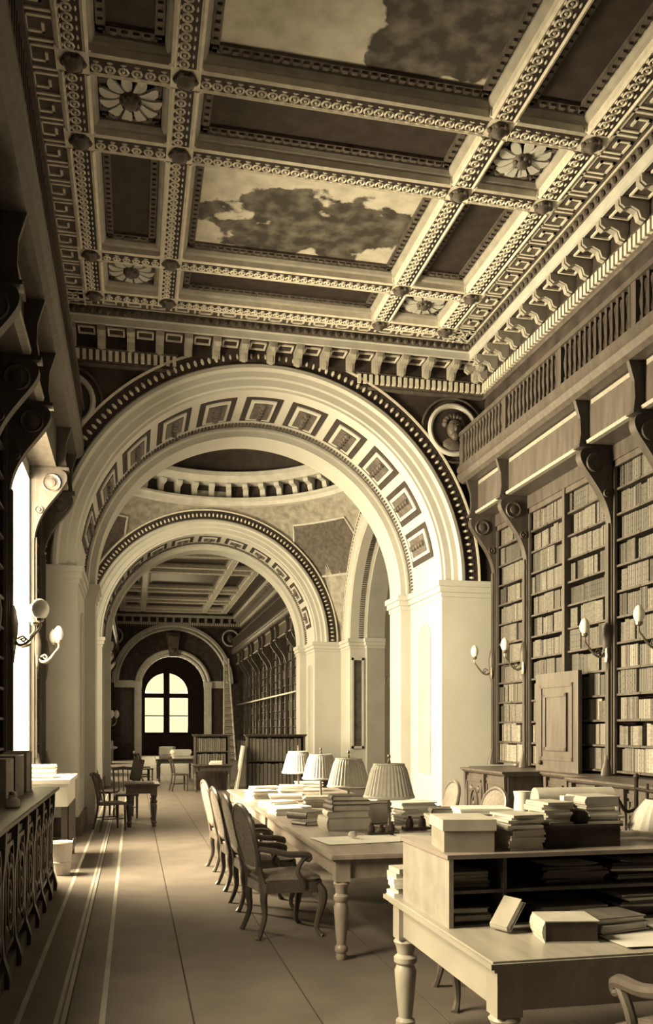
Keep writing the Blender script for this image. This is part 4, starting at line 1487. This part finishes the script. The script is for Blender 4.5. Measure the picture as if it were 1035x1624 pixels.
for i, (x, y, sx, sy, h, a, mt, lab) in enumerate((
        (1.75, 9.75, .40, .30, .05, 12, 'paper', 'flat pale papers halfway along the reading table'),
        (2.14, 10.08, .36, .28, .13, -10, 'card', 'brown bundle of papers between second and third lamp'),
        (1.70, 10.35, .38, .30, .06, 25, 'paper', 'loose pale papers near the third armchair'),
        (1.90, 10.95, .44, .30, .09, -8, 'paper', 'white papers beside the third lamp'),
        (1.66, 11.5, .36, .30, .11, 14, 'paper', 'white pile of papers near the fourth armchair'),
        (2.10, 11.68, .34, .30, .16, -4, 'paper', 'higher white pile beside the farthest lamp'),
        (1.85, 12.4, .42, .34, .10, 6, 'paper_old', 'yellowed papers at the far end of the reading table'),
        (2.55, 12.7, .40, .34, .14, -6, 'paper', 'white papers behind the farthest lamp'),
        (2.74, 8.3, .40, .30, .20, 6, 'paper', 'tall white pile between the two nearest lamps'),
        (2.85, 7.75, .34, .28, .12, -5, 'paper_old', 'yellowed pile under the edge of the nearest lamp'),
        (2.80, 9.5, .38, .28, .18, 9, 'paper', 'white pile behind the second lamp'),
        (2.38, 9.6, .28, .26, .15, -9, 'card', 'brown bundle behind the second lamp'))):
    paper_stack('paper_stack', lab, (x, y, TZ), sx, sy, h, a, mt, 20 + i)
flat_book('book', 'pale bound volume lying under the nearest lamp', 'book', (2.88, 7.75, TZ + .121), .30, .24, .06, -12, 'book_4')
# inkstand and trays before the nearest lamp
t = thing('inkstand', 'dark inkstand with small bottles before the nearest lamp', 'inkstand', (2.12, 7.33, TZ))
MB().box(-.14, -.07, 0, .14, .07, .025).build('tray', 'iron', t)
for k, (x, h) in enumerate(((-.09, .075), (0, .06), (.09, .08))):
    b = MB().lathe([(.03, .025), (.034, .03), (.03, h), (.015, h + .012), (.018, h + .03)], 10, (x, 0, 0)).build('ink_bottle', 'iron', t, smooth=True)
t = thing('inkstand', 'second dark inkstand beyond the nearest lamp stem', 'inkstand', (2.52, 7.58, TZ))
MB().box(-.12, -.06, 0, .12, .06, .03).build('tray', 'iron', t)
for x in (-.06, .06):
    MB().lathe([(.035, .03), (.038, .05), (.03, .10), (.015, .11), (.02, .13)], 10, (x, 0, 0)).build('ink_bottle', 'iron', t, smooth=True)
sb = MB().lathe([(.035, 0), (.04, .01), (.035, .03), (.02, .045)], 12).build('paperweight', 'paper_old', None, smooth=True)
sb.location = (1.80, 7.1, TZ + .016); tag(sb, 'small round pale paperweight on the near sheet', 'paperweight')

# ---- open rack on the foreground desk
DZ = .78
t = thing('desk_rack', 'low open wooden rack of pigeonholes standing on the foreground desk', 'rack', (2.42, 4.14, DZ))
hw, dp, hh = 1.00, .35, .34
MB().box(-hw, -dp, 0, -hw + .022, dp, hh - .02).build('side_panel', 'card', t)
MB().box(hw - .022, -dp, 0, hw, dp, hh - .02).build('side_panel', 'card', t)
MB().box(-hw - .012, -dp - .012, hh - .02, hw + .012, dp + .012, hh).build('top_board', 'table_wood', t)
MB().box(-hw + .022, dp - .02, 0, hw - .022, dp, hh - .02).build('back_board', 'wood_dark', t)
MB().box(-hw + .022, -dp + .01, .155, hw - .022, dp - .02, .170).build('shelf', 'wood', t)
MB().box(-hw + .022, -dp + .005, 0, hw - .022, dp - .02, .008).build('bottom_board', 'wood_dark', t)
for x in (-.72, .30):
    MB().box(x - .009, -dp + .006, .008, x + .009, dp - .02, hh - .02).build('divider', 'wood', t)
X0, YF = 2.42, 3.80
# contents of the rack
for i, (x, y, z, sx, sy, h, a, mt, lab) in enumerate((
        (1.56, 4.05, .951, .20, .34, .07, 0, 'card', 'brown sheaf in the upper end pigeonhole of the rack'),
        (2.08, 4.02, .951, .34, .36, .085, 1, 'leather', 'dark folders in the upper middle pigeonhole'),
        (2.45, 4.02, .951, .30, .36, .09, -2, 'leather', 'dark folders in the upper middle pigeonhole beside the divider'),
        (3.0, 3.98, .951, .30, .34, .10, 3, 'paper', 'white papers in the upper far pigeonhole'),
        (3.00, 3.96, .789, .34, .34, .12, -3, 'paper', 'white papers in the lower far pigeonhole'),
        (2.50, 4.0, .789, .34, .34, .10, 2, 'leather', 'dark ledgers in the lower middle pigeonhole'),
        (2.06, 4.0, .789, .36, .34, .06, -2, 'card', 'brown folders in the lower middle pigeonhole'))):
    paper_stack('paper_stack', lab, (x, y, z), sx, sy, h, a, mt, 60 + i)
sheet('pale leaflet lying in the upper middle pigeonhole', (2.06, 3.92, .951 + .087), .28, .20, 3, 'paper', .01, 8)
sheet('pale leaflet lying beside the divider in the upper pigeonhole', (2.46, 3.92, .951 + .092), .26, .20, -3, 'paper', .01, 9)
flat_book('book', 'closed grey book at the bottom of the lower end pigeonhole', 'book', (1.565, 4.02, .789), .20, .32, .035, 2, 'book_2')
flat_book('book', 'second closed grey book in the lower end pigeonhole', 'book', (1.565, 4.02, .825), .19, .30, .03, -3, 'book_3')
b = flat_book('book', 'small book leaning open against the rack divider', 'book', (1.68, 3.70, DZ), .15, .11, .035, 20, 'card')
b.rotation_euler = (0, R_(-52), R_(20)); b.location.z = DZ + (.087 * math.sin(R_(52)) + .001)
# on top of the rack
RT = DZ + hh
lidded_box('pale lidded card box at the end of the rack top', (1.565, 4.00, RT), .24, .30, .155, -8, 'card', 'paper_old')
paper_stack('paper_stack', 'bundle of yellowed papers next to the card box on the rack', (1.83, 3.96, RT), .19, .24, .17, 4, 'paper_old', 81, 14)
paper_stack('paper_stack', 'bright white heap behind the yellowed bundle on the rack', (1.80, 4.30, RT), .30, .24, .17, -12, 'paper', 82, 12)
t = thing('ledger_case', 'long dark ledger case carrying paper bundles on the rack', 'case', (2.16, 4.03, RT))
MB().box(-.20, -.13, 0, .20, .13, .10).build('body', 'leather', t)
MB().box(-.21, -.14, .10, .21, .14, .112).build('lid', 'leather', t)
LC = RT + .112
paper_stack('paper_stack', 'pale paper bundle at one end of the dark ledger case', (2.03, 4.02, LC), .15, .22, .11, 3, 'paper_old', 84, 9)
paper_stack('paper_stack', 'pale paper bundle at the other end of the dark ledger case', (2.29, 4.03, LC), .16, .22, .08, -4, 'paper_old', 85, 7)
c = MB().lathe([(.034, 0), (.038, .005), (.040, .065), (.035, .068), (.033, .01)], 14).build('pot', 'leather', None, smooth=True)
c.location = (2.16, 3.97, LC); tag(c, 'small dark pot between the paper bundles on the ledger case', 'pot')
paper_stack('paper_stack', 'white slip of papers upright behind the dark pot', (2.16, 4.08, LC), .07, .05, .13, 0, 'paper', 86, 3)
flat_book('box_file', 'pale flat box file on the farther paper bundle', 'box file', (2.29, 4.04, LC + .082), .19, .20, .05, 2, 'paper_old', 'paper')
m = MB().lathe([(.042, 0), (.046, .14), (.040, .22), (.046, .255)], 12)
o = m.build('paper_roll', 'paper', None, smooth=True); o.location = (1.99, 4.23, RT); tag(o, 'short white upright paper roll behind the paper bundles', 'paper roll')
paper_stack('paper_stack', 'brown heap under the long paper roll on the rack', (2.34, 4.32, RT), .46, .22, .145, 2, 'paper_old', 87, 10)
m = MB().tube([(-.22, 0, .06), (.22, 0, .06)], .06, 18)
m.xf(Matrix.Rotation(R_(-3), 4, 'Z'))
o = m.build('paper_roll', 'paper_old', None, smooth=True, angle=40); o.location = (2.33, 4.32, RT + .146)
tag(o, 'long pale paper roll lying on the brown heap', 'paper roll')
# things in front of the rack
t = flat_book('box_file', 'pale card file with a dark front lying before the rack', 'box file', (1.86, 3.52, DZ), .24, .20, .095, -10, 'paper_old', 'leather')
flat_book('book', 'lower pale book of the pair before the rack', 'book', (2.14, 3.625, DZ + .009), .28, .20, .035, 14, 'paper_old')
flat_book('book', 'upper pale book of the pair before the rack', 'book', (2.13, 3.63, DZ + .045), .27, .20, .030, 8, 'book_4')
sheet('broad white blotting sheet on the front of the desk', (2.58, 3.46, DZ), 1.14, .38, 0, 'paper', .006, 12)
sheet('white sheet lying across the blotting sheet', (2.75, 3.56, DZ + .012), .55, .34, -8, 'paper', .01, 13)
paper_stack('paper_stack', 'white papers piled at the window end of the rack', (1.45, 4.60, DZ), .12, .16, .16, 0, 'paper', 88, 6)
paper_stack('paper_stack', 'white papers stacked behind the blotting sheet', (2.95, 3.66, DZ + .03), .30, .20, .06, 5, 'paper', 89, 5)

# bracket lamp at the edge of the desk
t = thing('desk_lamp', 'adjustable desk lamp with curved arm and pleated shade at the frame edge', 'lamp', (2.90, 4.62, DZ))
MB().lathe([(.09, 0), (.09, .015), (.03, .03), (.014, .05), (.012, .62), (.018, .64), (.01, .66)], 12).build('stand', 'iron', t, smooth=True)
m = MB()
ctube(m, [(0, 0, .45), (-.08, -.02, .44), (-.15, -.04, .52), (-.22, -.05, .56), (-.27, -.06, .50), (-.30, -.06, .44)], .011, 4, 7)
m.build('arm', 'iron', t, smooth=True)
m = MB().tube([(.06, -.02, .42), (.06, -.02, .60)], .010, 7)
m.tube([(0, 0, .44), (.08, -.03, .44)], .012, 7)
m.build('clamp', 'iron', t)
MB().lathe([(.17, .38), (.13, .47), (.07, .54)], 48, (-.11, -.40, 0), wave=.02, cap=False).build('lamp_shade', 'shade_cloth', t)
MB().tube([(0, 0, .57), (-.11, -.40, .57), (-.11, -.40, .52)], .009, 6).build('shade_arm', 'iron', t)

# ---- window-side furniture
t = thing('standing_desk', 'white lit standing desk in the window bay beyond the carved cabinet', 'desk', (-1.22, 11.68, 0))
MB().box(-.45, -.72, 1.04, .47, .72, 1.09).build('desk_top', 'paper', t)
MB().box(-.43, -.70, .76, .44, .70, 1.04).build('apron', 'paper', t)
for (x, y) in ((-.40, -.66), (.40, -.66), (-.40, .66), (.40, .66)):
    MB().prism([(x - .035, y - .035), (x + .035, y - .035), (x + .035, y + .035), (x - .035, y + .035)], 'z', 0, .76).build('leg', 'wood', t)
MB().box(.42, -.62, .12, .45, .62, .76).build('front_panel', 'wood', t)
paper_stack('paper_stack', 'white papers piled on the standing desk in the window bay', (-1.15, 11.5, 1.09), .40, .36, .16, 4, 'paper', 91)
t = thing('waste_basket', 'pale waste paper basket at the end of the carved cabinet', 'basket', (-.83, 10.62, 0))
MB().lathe([(.105, 0), (.105, .01), (.135, .36), (.15, .375), (.145, .385), (.128, .37), (.10, .015)], 20).build('body', 'basket', t, smooth=True, angle=40)
MB().loop([(.12 * math.cos(2 * PI * i / 20), .12 * math.sin(2 * PI * i / 20), .15) for i in range(20)], .006, 5).build('band', 'basket', t)
MB().loop([(.143, .03 * math.cos(2 * PI * i / 10), .385 + .03 * math.sin(2 * PI * i / 10)) for i in range(10)], .007, 5).build('handle', 'iron', t)
# folios on the carved cabinet
for i, (y, w, h, cv, lab) in enumerate(((8.42, .62, .37, 'leather', 'broad dark folio case standing on the carved cabinet'), (7.75, .42, .36, 'card', 'pale folio case standing beside the dark one on the carved cabinet'), (9.0, .14, .38, 'card', 'pale folio standing at the window end of the carved cabinet'), (9.2, .12, .39, 'book_4', 'brown folio standing last before the window on the carved cabinet'))):
    t = thing('folio', lab, 'book', (-1.12, y, 1.09))
    MB().prism([(-.12, -w / 2), (.10, -w / 2), (.118, -w / 4), (.122, 0), (.118, w / 4), (.10, w / 2), (-.12, w / 2)], 'z', 0, h).build('cover', cv, t)
    MB().box(-.115, -w / 2 + .01, h, .10, w / 2 - .01, h + .003).build('page_block', 'paper_old', t)
t = thing('inkwell', 'small pale inkwell on the carved cabinet counter', 'inkwell', (-.92, 7.15, 1.09))
MB().lathe([(.05, 0), (.06, .01), (.055, .06), (.03, .08), (.035, .10)], 12).build('body', 'paper_old', t, smooth=True)
MB().ball((0, 0, .11), .03, .03, .02, 8, 5).build('lid', 'brass', t)

# ---- small table with chairs in the passage
table('side_table', 'small dark table standing in the passage under the great arch', (.14, 15.85, 0), .62, .95, .75, 2, 'wood_dark', None, .12, 1.2)
def make_plain(label, loc, rz):
    t = thing('side_chair', label, 'chair', loc, R_(rz), 'plain dark chairs of the passage and far rooms')
    w = 'wood_dark'
    MB().prism([(-.2, -.19), (.2, -.22), (.2, .22), (-.2, .19)], 'z', .43, .47).build('seat', 'leather', t)
    for (x, y) in ((.17, -.19), (.17, .19)):
        MB().tube([(x, y, 0), (x, y, .43)], [.018, .025], 8).build('leg', w, t)
    for s in (-1, 1):
        ctube(MB(), [(-.26, s * .18, 0), (-.19, s * .18, .3), (-.18, s * .18, .48), (-.22, s * .185, .75), (-.29, s * .19, .95)], .02, 3, 8).build('leg', w, t, smooth=True)
    b = MB().tube([(-.29, -.2, .93), (-.305, 0, .95), (-.29, .2, .93)], [.03, .035, .03], 8).build('backrest', w, t)
    for y in (-.09, 0, .09):
        MB().tube([(-.19, y, .50), (-.29, y, .93)], .012, 6).build('back_slat', w, b)
    MB().tube([(-.19, -.18, .2), (.17, -.19, .2)], .012, 6).build('stretcher', w, t)
    MB().tube([(-.19, .18, .2), (.17, .19, .2)], .012, 6).build('stretcher', w, t)
    return t
make_plain('dark chair facing the small passage table from the window side', (-.36, 15.15, 0), 20)
make_plain('dark chair standing behind the small passage table', (-.15, 17.1, 0), -80)
make_plain('dark chair farther along the passage by the window', (-.55, 17.9, 0), -20)
t = thing('lectern_board', 'dark board leaning upright on the small passage table', 'board', (.02, 16.05, .75))
m = MB().box(-.10, -.015, 0, .10, .015, .40); m.xf(Matrix.Rotation(R_(12), 4, 'Y')); m.xf(Matrix.Translation((0, 0, .022)))
m.build('board', 'wood_dark', t)
m = MB().tube([(.16, 0, 0), (.02, 0, .30)], .012, 6); m.build('prop', 'wood_dark', t)
paper_stack('paper_stack', 'scattered papers on the small passage table', (.2, 15.7, .75), .3, .22, .03, 12, 'paper_old', 95, 3)
# heap of iron stand (ornate) beside it
# torchere by the second arch
t = thing('pedestal_lamp', 'pale ornate pedestal lamp just past the second arch on the window side', 'lamp', (-.78, 28.2, 0))
MB().lathe([(.22, 0), (.22, .06), (.10, .12), (.06, .3), (.07, .8), (.05, 1.0), (.16, 1.06), (.28, 1.10), (.28, 1.15), (.1, 1.2), (.04, 1.3), (.035, 1.9), (.06, 1.95)], 14).build('stem', 'stone_trim', t, smooth=True)
for k in range(4):
    a = k * PI / 2 + .4
    m = MB()
    ctube(m, [(0, 0, 1.85), (.14 * math.cos(a), .14 * math.sin(a), 1.8), (.26 * math.cos(a), .26 * math.sin(a), 1.9), (.28 * math.cos(a), .28 * math.sin(a), 2.05)], .018, 3, 6)
    b = m.build('arm', 'brass', t, smooth=True)
    MB().lathe([(.03, 2.05), (.08, 2.12), (.09, 2.2), (.06, 2.28), (.02, 2.3)], 12, (.28 * math.cos(a), .28 * math.sin(a), 0)).build('glass_globe', 'globe_glass', b, smooth=True)

# ---- free-standing bookcases in the domed bay
def floor_case(label, loc, w, h, rows, base, rz=0, seed=1, thick=(.1, .1)):
    t = thing('low_bookcase', label, 'bookcase', loc, R_(rz))
    d = .36
    MB().box(-w / 2, -d / 2, base, -w / 2 + .05, d / 2, h - .06).build('side_panel', 'wood', t)
    MB().box(w / 2 - .05, -d / 2, base, w / 2, d / 2, h - .06).build('side_panel', 'wood', t)
    MB().box(-w / 2, d / 2 - .03, base, w / 2, d / 2, h - .06).build('back_board', 'wood_dark', t)
    m = MB().box(-w / 2 - .03, -d / 2 - .03, h - .06, w / 2 + .03, d / 2 + .03, h - .03).box(-w / 2 - .05, -d / 2 - .05, h - .03, w / 2 + .05, d / 2 + .05, h)
    m.build('cornice', 'wood_dark', t)
    if base > .1:
        MB().box(-w / 2, -d / 2, 0, w / 2, d / 2, base).build('base_cupboard', 'wood_dark', t)
    rh = (h - .06 - base) / rows
    rr = random.Random(seed)
    for k in range(rows):
        z = base + k * rh
        MB().box(-w / 2 + .05, -d / 2, z, w / 2 - .05, d / 2 - .03, z + .03).build('shelf', 'wood', t)
    m = MB()
    for k in range(rows):
        z = base + k * rh + .032
        x = -w / 2 + .06
        bw = thick[k]
        while x < w / 2 - .06 - bw:
            m.cur = rr.choice((2, 3, 4, 4))
            hh = (rh - .07) * rr.uniform(.94, 1)
            m.box(x, -d / 2 + .03, z, x + bw * .80, d / 2 - .06, z + hh)
            x += bw
    m.xf(Matrix.Translation(Vector(loc)) @ Matrix.Rotation(R_(rz), 4, 'Z'))
    o = m.build('book_rows', BK)
    tag(o, 'rows of thick bound volumes in the ' + label, 'books')
    o['kind'] = 'stuff'
    return t
floor_case('low bookcase nearer the pier', (3.85, 23.9, 0), 1.62, 1.56, 2, .12, -3, 5, (.105, .105))
floor_case('low bookcase behind the plank desk', (2.15, 24.6, 0), .98, 1.56, 2, .62, 0, 6, (.075, .055))
table('plank_desk', 'plain plank desk in front of the low bookcase', (2.1, 23.9, 0), 1.1, .6, .74, 2, 'wood', None, .12, .9, cat='desk')
paper_stack('paper_stack', 'small white papers on the plank desk', (2.2, 23.85, .74), .34, .22, .10, 0, 'paper', 101, 3)
t = thing('leaning_board', 'pale board leaning between the two low bookcases', 'board', (2.76, 23.75, 0))
m = MB().box(-.05, -.25, 0, .0, .25, 1.25); m.xf(Matrix.Rotation(R_(9), 4, 'Y')); m.xf(Matrix.Translation((0, 0, .01)))
m.build('board', 'paper_old', t)
# far room table with white heap and chairs
table('far_table', 'distant table heaped with white papers beyond the second arch', (1.35, 29.2, 0), 1.3, 2.4, .76, 2, 'wood', None, .1, .9)
paper_stack('paper_stack', 'white heap of papers on the distant table', (1.5, 28.6, .76), .6, .5, .28, 10, 'paper', 105, 6)
paper_stack('paper_stack', 'second white heap on the distant table', (1.1, 29.4, .76), .5, .5, .36, -10, 'paper', 106, 6)
make_plain('distant chair before the white heaped table', (.36, 28.1, 0), 20)
make_plain('distant chair facing the white heaped table from the window side', (.32, 29.4, 0), 5)
make_plain('distant chair near the plank desk', (1.25, 24.3, 0), 10)
